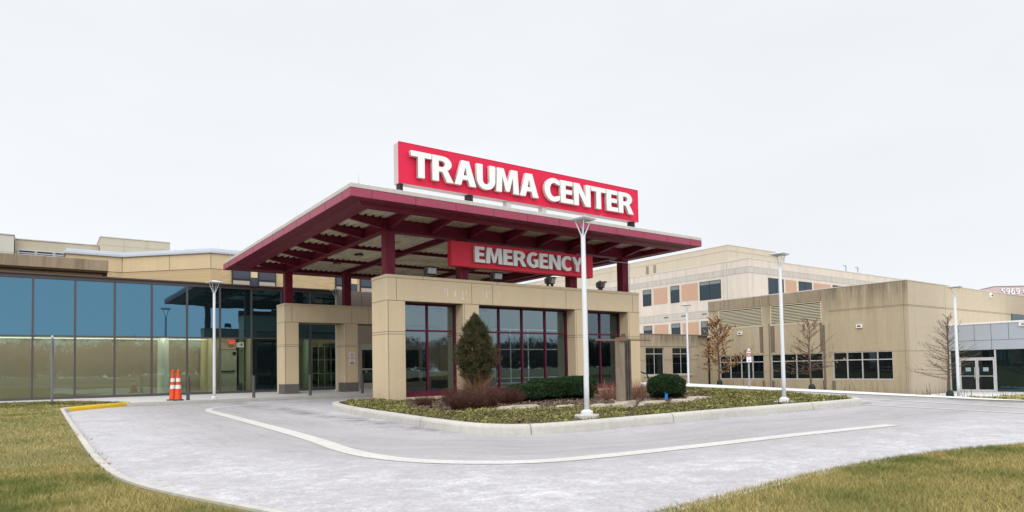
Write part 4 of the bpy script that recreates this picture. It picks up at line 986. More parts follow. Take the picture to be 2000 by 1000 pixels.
w=MB(); w.box(12,46.9,LY+.6,60,3.4,3.5); w.build('roof',capm,lk)
w=MB(); w.box(12,39.3,LY-.02,LY-.002,2.60,2.63); w.box(12,32.5,LY-.02,LY-.002,1.45,1.475); w.box(34.85,35.8,LY-.02,LY-.002,1.45,1.475); w.box(38.25,39.3,LY-.02,LY-.002,1.45,1.475); w.build('panel_joint',joint,lk)
w=MB(); w.box(32.3,38.5,LY-.10,LY-.002,.08,.20); w.build('sill',mat('pale_sill',(.50,.46,.40),.8),lk,bevel=.01)
for a,b in ((32.55,34.80),(35.87,38.22)): glazing(lk,a,b,LY+.12,.22,2.51,((a+b)/2,),(1.98,),alum,gl_win,fw_=.055,fd=.03)
w=MB(); w.box(30,41,LY+1.2,LY+1.25,-1,3.2); w.build('interior_wall',mat('dim_interior',(.10,.10,.09),.9),lk)
# tower with peach infill panels
tw=thing('hospital_tower','pale stained concrete hospital block with peach panels between dark windows','building',(60,35,-1.4))
TX=47.; TY=19.9
w=MB(); w.box(TX,105,TY,75,-1.4,11.12); w.build('wall',towerm,tw)
w=MB(); w.box(TX-.04,105,TY-.04,75,11.122,11.22); w.build('coping',penthw,tw,bevel=.02)
w=MB(); w.box(48.5,58.6,23.25,70,11.23,13.1); w.build('upper_storey',mat('upper_concrete',(.60,.525,.42),.9,var=(.3,.35,(.54,.47,.38)),streak=(.3,(.45,.39,.32),1.6)),tw)
w=MB(); w.box(48.46,58.64,23.21,70,13.102,13.19); w.build('upper_coping',penthw,tw,bevel=.02)
w=MB(); w.box(TX-.012,TX-.002,TY,75,9.78,10.38); w.box(TX,105,TY-.012,TY-.002,9.78,10.38); w.box(TX-.012,TX-.002,TY,75,5.75,6.5); w.build('grey_band',towerg,tw)
w=MB()
for z in (9.79,10.37,6.5,5.75): w.box(TX-.016,TX-.001,TY,75,z-.012,z+.012); w.box(TX,105,TY-.016,TY-.001,z-.012,z+.012)
for y in (22.4,27.4,34.8,43): w.box(TX-.016,TX-.001,y-.012,y+.012,5,11.1)
w.box(48.484,48.499,23.25,70,12.55,12.57); w.box(48.5,58.6,23.234,23.249,12.55,12.57); w.build('panel_joint',mat('tower_joint',(.33,.29,.25),.9),tw)
def twin(y0,y1,z0,z1,split=()):
    f=MB(); t_=.05; f.box(TX-.03,TX-.002,y0,y1,z0,z0+t_); f.box(TX-.03,TX-.002,y0,y1,z1-t_,z1); f.box(TX-.03,TX-.002,y0,y0+t_,z0+t_,z1-t_); f.box(TX-.03,TX-.002,y1-t_,y1,z0+t_,z1-t_)
    for s_ in split: f.box(TX-.029,TX-.002,s_-t_/2,s_+t_/2,z0+t_,z1-t_)
    o=f.build('window',darkframe,tw); p=MB(); p.box(TX-.014,TX-.008,y0+.03,y1-.03,z0+.03,z1-.03); p.build('pane',gl_tow,o)
    f=MB(); f.box(TX-.02,TX-.015,y0+t_,y1-t_,z1-.35-.1*((y0*7)%3),z1-t_); f.build('blind',mat('tower_blind',(.20,.23,.23),.8),o)
def peachp(y0,y1,z0,z1):
    f=MB(); f.box(TX-.02,TX-.002,y0,y1,z0,z1); f.build('infill_panel',peach,tw)
for z0,z1 in ((7.68,9.50),(3.9,5.45)):
    twin(32.35,33.6,z0,z1); peachp(30.05,32.0,z0+.05,z1); twin(28.4,29.6,z0,z1); peachp(26.0,28.1,z0+.05,z1)
twin(23.15,25.75,7.60,9.50,(24.5,)); twin(24.8,25.7,3.9,5.45)
for a,b in ((36.2,37.5),(40,41.3)): twin(a,b,7.68,9.5)
def twinY(x0,x1,z0,z1,mid=True,pc=False):
    f=MB(); 
    if pc: f.box(x0,x1,TY-.02,TY-.002,z0,z1); f.build('infill_panel',peach,tw); return
    t_=.06; f.box(x0,x1,TY-.03,TY-.002,z0,z0+t_); f.box(x0,x1,TY-.03,TY-.002,z1-t_,z1); f.box(x0,x0+t_,TY-.03,TY-.002,z0+t_,z1-t_); f.box(x1-t_,x1,TY-.03,TY-.002,z0+t_,z1-t_)
    if mid: f.box((x0+x1)/2-.04,(x0+x1)/2+.04,TY-.029,TY-.002,z0+t_,z1-t_)
    o=f.build('window',darkframe,tw); p=MB(); p.box(x0+.03,x1-.03,TY-.014,TY-.008,z0+.03,z1-.03); p.build('pane',gl_tow,o)
twinY(50.1,52.75,7.6,9.47); twinY(53.1,55.1,7.6,9.47,pc=True); twinY(55.5,58.0,7.6,9.47); twinY(58.4,61.8,7.6,9.47,pc=True); twinY(62.2,64.8,7.6,9.47); twinY(65.2,68.5,7.6,9.47,pc=True)
for y in (34.2,33.1):
    w=MB(); w.box(48.47,48.498,y-.2,y+.2,11.5,12.45); w.build('slot_opening',annexdark,tw)
w=MB()
for y in (30.3,27.9,25.2): w.box(TX-.05,TX-.017,y-.3,y+.3,6.15,6.22)
w.build('scupper',darkframe,tw)
w=MB()
for x in (66.2,68.9): w.tube([(x,20.4,11.2),(x,20.4,11.95),(x-.5,20.4,11.95)],.09,6)
w.build('roof_vent_pipe',metalpan,tw)
# number wall at the far right edge
nw=thing('number_wall','pale pink wall with white address digits showing above the annex roof at the right edge','wall',(64,5.5,6))
nw.location=(61.78,5.87,6.0)
def nwb(name,m,parent=nw,**k): return k['mb'].build(name,m,parent)
bx,by=61.78,5.87
w=MB(); w.ext([(bx-.0,6.0),(bx,7.41),(bx+1.27,7.67),(bx+9,7.67),(bx+9,6.0)],'y',by,by+.3); w.build('wall_face',pink,nw)
w=MB(); w.ext([(bx-.03,7.41),(bx+1.26,7.672),(bx+9,7.672),(bx+9,7.72),(bx+1.25,7.72),(bx-.03,7.46)],'y',by-.03,by+.33); w.build('coping',mat('grey_red_coping',(.22,.16,.16),.6),nw)
dx=1.80
for c in '5969': letter(c,bx+dx,6.95,.36,.55,by-.08,.07,nw,[letterf,letters_]); dx+=.455
letter('C',bx+dx+.20,6.95,.42,.55,by-.08,.07,nw,[letterf,letters_])
nw.rotation_euler=(0,0,R(-35.7))
st=thing('rear_wing','flat roofed concrete wing carrying the pink number wall','building',(66,9,6))
w=MB(); w.box(60.5,90,8.5,18.9,6.3,6.9); w.build('wall',towerm,st)

# ------------------------------------------------------------------ lamps
def lamp(x,y,z,H,hw,label,foot=.0,slots=False):
    t=thing('street_lamp',label,'street lamp',(x,y,z),'white lamps with flat square heads')
    zz=z
    if foot:
        m=MB(); m.lathe([(.20,z-.1),(.22,z),(.215,z+foot-.01),(.20,z+foot)],x,y,24); m.build('footing',footing,t); zz=z+foot
    r0=.040*H/3.4+.004; top=z+H; za=top-hw*.95-.03
    m=MB(); m.lathe([(r0,zz),(r0*.98,zz+.5),(r0*.85,za-.02),(r0*.6,za)],x,y,16); m.build('pole',white_paint,t,smooth=True)
    m=MB(); m.lathe([(.105,zz),(.105,zz+.05),(.07,zz+.075),(r0*1.02,zz+.085)],x,y,20); m.build('base_collar',white_paint,t)
    for k_ in range(4):
        a=R(45+90*k_+10); e1=hw*.40
        m=MB(); m.tube([(x+.018*math.cos(a),y+.018*math.sin(a),za-.10),(x+.03*math.cos(a),y+.03*math.sin(a),za),(x+e1*math.cos(a),y+e1*math.sin(a),top-.10)],[.016,.013,.009],6); m.build('arm',white_paint,t)
    m=MB(); a0=R(10); h=hw/2
    def sq(r,zq): return [(x+r*math.cos(a0+R(45+90*i))*1.414,y+r*math.sin(a0+R(45+90*i))*1.414,zq) for i in range(4)]
    vs=sq(h*.80,top-.105)+sq(h,top-.085)+sq(h,top-.070)+sq(h*.12,top-(0 if slots else .035))
    m.add(vs,[(3,2,1,0),(12,13,14,15)]+[(i+4*k_,(i+1)%4+4*k_,(i+1)%4+4*k_+4,i+4*k_+4) for k_ in range(3) for i in range(4)]); hd=m.build('lamp_head',white_paint,t,bevel=.004)
    m=MB(); m.add(sq(h*.62,top-.112)+sq(h*.62,top-.106),[(3,2,1,0),(0,1,5,4),(1,2,6,5),(2,3,7,6),(3,0,4,7)]); m.build('lens',lens,hd)
    if slots:
        m=MB()
        for i in range(4):
            a=sq(h*.86,top-.062)[i]; b=sq(h*.86,top-.062)[(i+1)%4]; c=sq(h*.2,top-.004)[i]; d=sq(h*.2,top-.004)[(i+1)%4]
            for f0,f1 in ((.22,.36),(.62,.76)):
                L2=lambda p,q,f:tuple(p[j]+(q[j]-p[j])*f for j in range(3))
                m.add([L2(a,b,f0),L2(a,b,f1),L2(c,d,f1),L2(c,d,f0)],[(0,1,2,3)])
        m.build('vent_slots',metalpan,hd)
    return t
lamp(-.58,-9.16,.12,3.50,.34,'nearest white lamp, on a concrete footing by the kerb in front of the EMERGENCY sign',.07)
lamp(5.16,-9.26,.12,3.38,.34,'white lamp on a round footing near the right tip of the planting bed',.05)
lamp(-3.05,8.0,.1,4.28,.46,'white lamp on the pavement before the glass lobby right of the traffic cones',0,True)
lamp(3.0,11.9,.1,4.75,.46,'lamp with only its white pyramid cap showing above the rear portal beam',0,True)
lamp(18.81,4.5,-.02,4.18,.45,'farthest white lamp, in front of the low link building with tall windows')
lamp(19.4,-7.45,-.42,4.22,.45,'white lamp before the grey metal entrance pavilion at the far right')

# ------------------------------------------------------------------ cones, bollards, poles, signs
def cone(x,y,z,H,label,src=None):
    if src: return dup(src,(x,y,z),label,R(17))
    t=thing('traffic_cone',label,'traffic cone',(x,y,z),'traffic cones by the lobby')
    m=MB(); s_=.165; m.prism([(x-s_,y-s_+.05),(x-s_+.05,y-s_),(x+s_-.05,y-s_),(x+s_,y-s_+.05),(x+s_,y+s_-.05),(x+s_-.05,y+s_),(x-s_+.05,y+s_),(x-s_,y+s_-.05)],z,z+.035); m.build('base',rubber,t,bevel=.008)
    rr=lambda q:.118-.082*q/H if q<H*.97 else .028
    m=MB(); m.lathe([(rr(0),z+.035),(rr(.3),z+.3),(rr(.6),z+.6),(rr(H-.08),z+H-.08),(rr(H-.08)+.008,z+H-.05),(.03,z+H-.02),(.028,z+H)],x,y,24); m.build('cone_body',orange,t,smooth=False)
    for a,b in ((.40,.53),(.64,.76)):
        m=MB(); m.lathe([(rr(a)+.004,z+a),(rr(b)+.004,z+b)],x,y,24); m.build('reflective_band',reflw,t)
    return t
c1=cone(-4.33,7.30,.1,1.06,'front traffic cone of the pair, wider and fully visible')
cone(-4.45,7.62,.1,1.06,'rear traffic cone of the pair, half hidden behind the other on its left',c1)
def bollard(x,y,label,src=None):
    if src: return dup(src,(x,y,.1),label)
    t=thing('bollard',label,'bollard',(x,y,.1),'grey bollards along the pavement edge')
    m=MB(); m.lathe([(.055,.1),(.055,.86),(.045,.885),(.02,.895)],x,y,16); m.build('post',bollm,t); m=MB(); m.lathe([(.075,.1),(.075,.112)],x,y,16); m.build('collar',darkframe,t); return t
b1=bollard(-4.02,7.35,'slim grey bollard just right of the traffic cones')
bollard(-1.85,7.35,'slim grey bollard in front of the open door of the lobby',b1)
bollard(.22,7.35,'slim grey bollard between the first two rear portal pillars',b1)
bollard(2.33,7.35,'slim grey bollard before the white framed ambulance doors beside the big front pillar',b1)
t=thing('sign_post','tall thin grey sign post seen edge on at the lawn before the lobby','sign post',(-7.82,10.6,.1))
m=MB(); m.lathe([(.035,.08),(.035,2.32),(.02,2.36)],-7.82,10.6,10); m.build('post',signpole,t)
m=MB(); m.lathe([(.03,2.33),(.045,2.37),(.03,2.42),(.01,2.44)],-7.82,10.6,10); m.build('finial',whitecap,t)
m=MB(); m.box(-7.775,-7.755,10.4,10.8,1.75,2.28); m.build('sign_plate',signpole,t)
m=MB(); m.box(-7.754,-7.752,10.41,10.79,1.76,2.27); m.build('sign_face',signwhite,t)
def ring(mb,cx,cz,y,r0,r1,n=24):
    for i in range(n):
        a,b=2*math.pi*i/n,2*math.pi*(i+1)/n
        mb.add([(cx+r0*math.cos(a),y,cz+r0*math.sin(a)),(cx+r1*math.cos(a),y,cz+r1*math.sin(a)),(cx+r1*math.cos(b),y,cz+r1*math.sin(b)),(cx+r0*math.cos(b),y,cz+r0*math.sin(b))],[(0,1,2,3)])
redm=mat('sign_prohibit_red',(.55,.03,.03),.5); inkm=mat('sign_ink',(.03,.03,.035),.6)
for i,(z0,lab) in enumerate(((1.56,'small white no smoking sign, upper one on the rear pillar'),(1.27,'small white notice with text block, lower one on the rear pillar'))):
    t=thing('notice_sign',lab,'sign',(2.92,9.86,z0),'paper notices on the rear pillar'); y=9.852
    m=MB(); m.box(2.79,3.05,y,9.866,z0,z0+.26); m.build('sign_plate',signwhite,t)
    m=MB(); 
    cz=z0+(.14 if i==0 else .19); rr_=.085 if i==0 else .05
    ring(m,2.92,cz,y-.003,rr_*.8,rr_); m.add([(2.92-rr_*.6,y-.0035,cz+rr_*.7),(2.92-rr_*.7,y-.0035,cz+rr_*.6),(2.92+rr_*.6,y-.0035,cz-rr_*.7),(2.92+rr_*.7,y-.0035,cz-rr_*.6)],[(0,1,2,3)]); m.build('red_ring',redm,t)
    m=MB(); 
    if i==0: m.box(2.87,2.96,y-.002,y,cz-.012,cz+.008); m.box(2.80,3.04,y-.002,y,z0+.005,z0+.02)
    else:
        for q in range(4): m.box(2.82,3.02,y-.002,y,z0+.02+.028*q,z0+.036+.028*q)
    m.build('ink',inkm,t)
# street side sign on the far pavement
t=thing('roadside_sign','grey post with small white and maroon regulatory plates before the annex windows','sign',(18.3,.6,-.14))
px,py,pz=18.3,.6,-.14
m=MB(); m.tube([(px,py,pz),(px,py,pz+1.70)],.038,8); m.build('post',postgrey,t)
m=MB(); m.box(px-.028,px-.012,py-.14,py+.14,pz+1.40,pz+1.62); 
a_=R(0)
def plate(pts,z0,mt,nm,off=0.05,par=t):
    m=MB(); u=Vector((.812,-.584,0)); n_=Vector((-.584,-.812,0)); vs=[]
    for d in (off,off+.012):
        for a,b in pts: p=Vector((px,py,pz+z0+b))+u*a*.66+n_*d; vs.append(p[:])
    k_=len(pts); m.add(vs,[tuple(range(k_))[::-1] if 0 else tuple(range(k_)),tuple(range(k_,2*k_))[::-1]]+[(i,i+k_,(i+1)%k_+k_,(i+1)%k_) for i in range(k_)]); return m.build(nm,mt,par)
plate([(-.16,0),(.16,0),(.17,.10),(.17,.42),(.10,.46),(.06,.62),(-.06,.62),(-.10,.46),(-.17,.42),(-.17,.10)],1.22,signwhite,'white_plate')
plate([(-.155,0),(.155,0),(.155,.15),(-.155,.15)],1.48,signdk,'maroon_band',.064)
plate([(-.10,0),(.11,0),(.11,.02),(-.10,.02)],1.57,signwhite,'band_lettering',.078)
plate([(-.12,0),(.08,0),(.08,.02),(-.12,.02)],1.52,signwhite,'band_lettering',.078)
plate([(-.07,0),(.07,0),(.0,.05)],1.70,inkm,'arrow_mark',.064); plate([(-.07,0),(.07,0),(.07,.02),(-.07,.02)],1.30,inkm,'text_mark',.064)
# dark tube cycle rack
t=thing('cycle_rack','black bent tube rack standing on the far pavement left of the round bush','cycle rack',(14.2,3.5,-.02))
u=Vector((.812,-.584,0))
for s_,o_ in ((1,0),(1,.0)):
    pass
def rp(a,z,off=0): p=Vector((14.2,3.5,-.02))+u*a; return (p.x,p.y,p.z+z)
m=MB(); m.tube([rp(-.42,.0),rp(-.42,.45),rp(-.44,.75),rp(-.30,.88),rp(-.06,.90)],.035,8); m.tube([rp(.30,.0),rp(.36,.25),rp(.38,.45),rp(.30,.66),rp(.12,.70)],.035,8); m.tube([rp(-.06,.90),rp(.0,.78),rp(.12,.70)],.03,8); m.build('bent_tube',black,t)
m=MB(); m.box(14.2-.5,14.6,3.3,3.7,-.03,.0); m.build('base_plate',black,t)

# ------------------------------------------------------------------ timber and steel sculpture in the bed
sx,sy=2.32,-7.13
t=thing('post_sculpture','weathered timber and steel post sculpture with two thin horizontal arms in the bed','sculpture',(sx,sy,.15))
m=MB(); m.prism([(sx-.14,sy-.13),(sx+.27,sy-.16),(sx+.30,sy+.12),(sx-.12,sy+.15)],.05,.235); m.build('stone_base',rockm,t,bevel=.02)
m=MB(); m.box(sx-.12,sx+.035,sy-.08,sy+.08,.235,1.58); m.build('timber_post',woodpost,t,bevel=.012)
for x,h,w_ in ((sx+.075,1.72,.014),(sx+.135,1.59,.018),(sx+.215,1.60,.028)):
    m=MB(); m.box(x-w_,x+w_,sy-.06,sy+.06,.235,h); m.build('steel_post',mat('dark_weathered_steel',(.075,.06,.05),.7,objc=True,var=(6,.5,(.17,.13,.10))),t,bevel=.005)
m=MB(); m.box(sx-.86,sx+.03,sy-.125,sy-.085,1.555,1.595); m.box(sx-.10,sx+.03,sy-.10,sy+.08,1.596,1.64); m.build('arm',rustbar,t)
m=MB(); m.box(sx+.24,sx+.98,sy+.02,sy+.055,1.57,1.60); m.build('arm',rustbar,t)

# ------------------------------------------------------------------ plants
def ribbons(base,dirs,L,w,bend=.25,seg=3,rnd=rng):
    """many thin tapering twigs as crossed ribbons; returns V,F(quads)"""
    n=len(base); Vs=[];P=base.copy(); d=dirs.copy(); side=np.cross(d,rnd.normal(size=(n,3))); side/=np.linalg.norm(side,axis=1)[:,None]+1e-9
    rows=[]
    for s_ in range(seg+1):
        ww=w*(1-.8*s_/seg); rows.append((P-side*ww[:,None],P+side*ww[:,None]))
        d=d+rnd.normal(size=(n,3))*bend; d/=np.linalg.norm(d,axis=1)[:,None]; P=P+d*(L/seg)[:,None]
    V=np.empty((n,seg+1,2,3)); 
    for s_,(a,b) in enumerate(rows): V[:,s_,0]=a; V[:,s_,1]=b
    idx=np.arange(n)[:,None]*(2*(seg+1)); F=np.concatenate([np.stack([idx[:,0]+2*s_,idx[:,0]+2*s_+1,idx[:,0]+2*s_+3,idx[:,0]+2*s_+2],1) for s_ in range(seg)])
    return V.reshape(-1,3),F,P
def leaves(P,size,flat=.6,aspect=.5):
    n=len(P); u=rng.normal(size=(n,3)); u/=np.linalg.norm(u,axis=1)[:,None]; w=rng.normal(size=(n,3)); w-=u*(u*w).sum(1)[:,None]; w/=np.linalg.norm(w,axis=1)[:,None]
    s_=(size*rng.uniform(.6,1.3,n))[:,None]; V=np.stack([P-u*s_,P+w*s_*aspect,P+u*s_,P-w*s_*aspect],1)
    return V.reshape(-1,3),np.arange(4*n).reshape(n,4)
yew=leafmat('dark_evergreen_leaf',(.006,.018,.008),(.035,.075,.022))
conif=leafmat('brownish_conifer_leaf',(.010,.018,.008),(.10,.105,.042),(.12,.085,.045),3.5)
barb=leafmat('red_brown_twig',(.035,.015,.012),(.15,.065,.048))
dry=leafmat('dry_tan_stem',(.18,.09,.05),(.46,.29,.17))
oak=leafmat('dead_oak_leaf',(.19,.10,.045),(.52,.31,.16))
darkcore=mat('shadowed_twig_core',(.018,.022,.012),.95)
def hedge(cx,cy,z,rx,ry,rz,n,label,p=2.6,group=None,name='evergreen_shrub',kind='shrub'):
    t=thing(name,label,kind,(cx,cy,z),group)
    d=rng.normal(size=(n,3)); d/=(np.abs(d)**p).sum(1)[:,None]**(1/p)
    d[:,2]=np.where(d[:,2]<-.55,-d[:,2],d[:,2])
    nn=np.array([noise.noise(Vector(q*2.2+np.array([cx,cy,0]))) for q in d]); n2=np.array([noise.noise(Vector(q*6.5+np.array([cx,cy,5.]))) for q in d])
    r_=(1+.10*nn+.07*n2)*rng.uniform(.90,1.03,n)
    P=np.stack([cx+d[:,0]*rx*r_,cy+d[:,1]*ry*r_,z+rz*.9+d[:,2]*rz*r_],1); P=P[P[:,2]>z+.01]; 
    V,F=leaves(P,.021); npmesh('foliage',V,F,yew,np.clip(rng.beta(2,2.5,len(F))*.9+.25*rng.random(len(F)),0,1),t)
    # inner twig mass that stops light passing
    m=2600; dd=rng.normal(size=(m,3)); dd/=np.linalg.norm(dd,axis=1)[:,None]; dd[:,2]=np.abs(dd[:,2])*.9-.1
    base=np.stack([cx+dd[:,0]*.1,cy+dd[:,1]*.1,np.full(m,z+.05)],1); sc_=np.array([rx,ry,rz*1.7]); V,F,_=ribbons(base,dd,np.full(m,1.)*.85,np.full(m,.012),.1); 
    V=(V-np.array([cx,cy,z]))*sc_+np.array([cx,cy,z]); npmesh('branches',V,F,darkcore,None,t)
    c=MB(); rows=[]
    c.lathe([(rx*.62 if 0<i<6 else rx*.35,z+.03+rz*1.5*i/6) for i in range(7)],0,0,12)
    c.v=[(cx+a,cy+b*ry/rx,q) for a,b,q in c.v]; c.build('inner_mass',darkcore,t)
    return t
hedge(2.38,-3.50,.12,.48,.42,.24,9000,'low left block of the dark green clipped hedge',3.2,'dark clipped hedge before the windows')
hedge(3.22,-3.30,.12,.50,.46,.30,11000,'middle block of the dark green clipped hedge, behind the brown bush',3.2,'dark clipped hedge before the windows')
hedge(4.16,-3.52,.12,.54,.50,.32,11000,'right block of the dark green clipped hedge, just left of the nearest lamp pole',3.2,'dark clipped hedge before the windows')
hedge(5.74,-5.42,.12,.50,.50,.335,15000,'round dark green clipped bush right of the post sculpture',2.2)
# conifer
t=thing('conifer','tall narrow brownish green conifer with bare twiggy foot before the portal','conifer',(1.28,-2.75,.12))
n=30000; cx,cy=1.28,-2.75; q=rng.random(n)**.85; zz=.45+q*1.93
prof=np.interp(q,[0,.10,.2,.38,.55,.66,.8,.9,1],[.08,.21,.38,.50,.45,.37,.26,.16,.015])
ang=rng.uniform(0,2*np.pi,n); lump=np.array([noise.noise(Vector((math.cos(a)*1.3,math.sin(a)*1.3,h*3.4))) for a,h in zip(ang,zz)]); lump2=np.array([noise.noise(Vector((math.cos(a)*3.5,math.sin(a)*3.5,h*10+4))) for a,h in zip(ang,zz)])
rad=prof*(1+.35*lump+.5*lump2)*np.sqrt(rng.uniform(.25,1.15,n)); thin=(lump2<-.18)&(rng.random(n)<.7)&(rad>prof*.6); keep=~((q<.22)&(rng.random(n)<.6))&~thin; 
P=np.stack([cx+rad*np.cos(ang),cy+rad*np.sin(ang),zz],1)[keep]; n=len(P)
dirs=np.stack([np.cos(ang[keep])*.55,np.sin(ang[keep])*.55,np.full(n,.8)],1)+rng.normal(0,.45,(n,3)); dirs/=np.linalg.norm(dirs,axis=1)[:,None]
V,F,_=ribbons(P,dirs,rng.uniform(.035,.11,n),np.full(n,.0085),.25,2); npmesh('foliage',V,F,conif,np.tile(np.clip(.45+.5*lump2[keep]+rng.normal(0,.22,n),0,1),2),t)
m=2600; j=rng.integers(0,len(P),m); far=np.hypot(P[j,0]-cx,P[j,1]-cy)>.6*np.interp(P[j,2],[.45,1.2,1.8,2.38],[.2,.5,.4,.02]); Q=P[j][far]; m=len(Q); dd=Q-np.array([cx,cy,0]); dd[:,2]=.3; dd/=np.linalg.norm(dd,axis=1)[:,None]; dd=dd+rng.normal(0,.25,(m,3)); dd[:,2]+=.35; dd/=np.linalg.norm(dd,axis=1)[:,None]
V,F,_=ribbons(Q,dd,rng.uniform(.08,.17,m),np.full(m,.012),.2,2); npmesh('loose_sprigs',V,F,conif,rng.random(len(F))*.8,t)
m=900; a=rng.uniform(0,6.28,m); d=np.stack([np.cos(a)*rng.uniform(.05,.55,m),np.sin(a)*rng.uniform(.05,.55,m),np.ones(m)],1); d/=np.linalg.norm(d,axis=1)[:,None]
b=np.stack([cx+np.cos(a)*.05,cy+np.sin(a)*.05,np.full(m,.1)],1); V,F,_=ribbons(b,d,rng.uniform(.4,1.0,m),np.full(m,.009),.12,4); npmesh('bare_stems',V,F,dry,rng.random(len(F))*.8,t)
tr=MB(); tr.tube([(cx,cy,.05),(cx+.02,cy,.8),(cx,cy,2.2)],[.05,.035,.01],8); tr.build('trunk',bark,t)
# barberry bushes
def twigbush(cx,cy,r_,h,n,label,m=barb,group='bare red brown shrubs',w=.0045,name='bare_shrub',spread=1.0,z=.1):
    t=thing(name,label,'shrub',(cx,cy,z),group)
    a=rng.uniform(0,6.28,n); rr=np.sqrt(rng.random(n))*r_*.75; out=rng.uniform(.1,.75,n)*spread
    d=np.stack([np.cos(a)*out,np.sin(a)*out,np.ones(n)],1); d/=np.linalg.norm(d,axis=1)[:,None]
    base=np.stack([cx+np.cos(a)*rr,cy+np.sin(a)*rr,np.full(n,z)],1); L=h*rng.uniform(.45,1.05,n)*(1.08-.35*(rr/r_)**2)
    V,F,P=ribbons(base,d,L,np.full(n,w),.22,4); npmesh('stems',V,F,m,np.tile(rng.random(n),4),t)
    k_=n*3; j=rng.integers(0,len(V)//2,k_)*2; b2=V[j]; b2=b2[b2[:,2]>z+h*.2]; k_=len(b2); d2=rng.normal(size=(k_,3)); d2[:,2]=np.abs(d2[:,2]); d2/=np.linalg.norm(d2,axis=1)[:,None]
    if w<.006:
        V,F,P=ribbons(b2,d2,rng.uniform(.05,.14,k_)*h/.45,np.full(k_,w*.7),.3,2); npmesh('twigs',V,F,m,np.tile(rng.random(k_),2),t)
    return t
twigbush(-.50,-3.15,.20,.32,260,'small sparse red brown shrub right at the foot of the first window')
twigbush(.18,-3.65,.34,.47,1300,'wide red brown bush left of the conifer, behind the lowest one')
twigbush(-.50,-5.15,.42,.42,1700,'dense low red brown bush nearest the kerb on the left of the bed')
twigbush(.32,-4.55,.38,.48,1300,'red brown bush right at the foot of the conifer')
twigbush(1.42,-3.95,.38,.44,1500,'red brown bush between the conifer and the dark clipped hedge')
twigbush(4.45,-4.55,.34,.56,330,'sparse upright dry shrub left of the post sculpture',leafmat('pinkish_dry_stem',(.16,.07,.05),(.40,.22,.15)),'dry upright shrubs by the sculpture',.0062,'dry_shrub',.7)
twigbush(5.10,-4.95,.26,.58,260,'sparse upright dry shrub between the sculpture and the round bush',MATS['pinkish_dry_stem'],'dry upright shrubs by the sculpture',.0062,'dry_shrub',.55)
twigbush(1.22,-3.05,.2,.62,160,'tuft of tan dry stems rising round the foot of the conifer',dry,None,.007,'dry_tuft',.8)
# rocks
def rock(x,y,z,sx_,sy_,sz_,seed,label):
    import bmesh
    bm=bmesh.new(); bmesh.ops.create_icosphere(bm,subdivisions=4,radius=1)
    for v in bm.verts:
        p=v.co.copy(); q=1+.28*noise.noise(p*1.3+Vector((seed,0,0)))+.12*noise.noise(p*3.7+Vector((0,seed,0)))+.05*noise.noise(p*9+Vector((0,0,seed)))
        v.co=Vector((p.x*sx_*q,p.y*sy_*q,max(-.5,min(.62,p.z))*sz_*q*1.5))
    me=bpy.data.meshes.new('boulder'); bm.to_mesh(me); bm.free(); me.materials.append(rockm)
    o=bpy.data.objects.new('boulder',me); COL.objects.link(o); o.location=(x,y,z); tag(o,label,'boulder','flat limestone boulders edging the mulch')
RK=[(.02,-6.35,.55,.2,.085,'long flat boulder at the front edge of the red brown bushes'),
 (.98,-6.75,.26,.16,.06,'small flat boulder left of the nearest lamp pole'),
 (1.45,-7.35,.36,.17,.08,'low pale boulder just right of the nearest lamp pole'),
 (1.88,-7.55,.30,.16,.10,'rounded boulder leaning by the left foot of the sculpture base'),
 (2.95,-7.45,.42,.18,.085,'flat boulder right of the sculpture base'),
 (4.15,-7.3,.36,.18,.07,'flat boulder in front of the round bush, right of its blue marker'),
 (5.1,-7.0,.40,.2,.08,'flat boulder at the right end of the mulch beside the green cover')]
for i,(x,y,a,b,c,l) in enumerate(RK): rock(x,y,.13,a,b,c,i*3.7+1,l)
t=thing('utility_marker','small bright blue marker flag at the foot of the round bush','marker flag',(4.95,-6.1,.12))
m=MB(); m.box(4.90,4.99,-6.105,-6.095,.12,.27); m.build('flag',bluem,t); m=MB(); m.tube([(4.9,-6.1,.1),(4.9,-6.1,.32)],.006,5); m.build('stake',bluem,t)
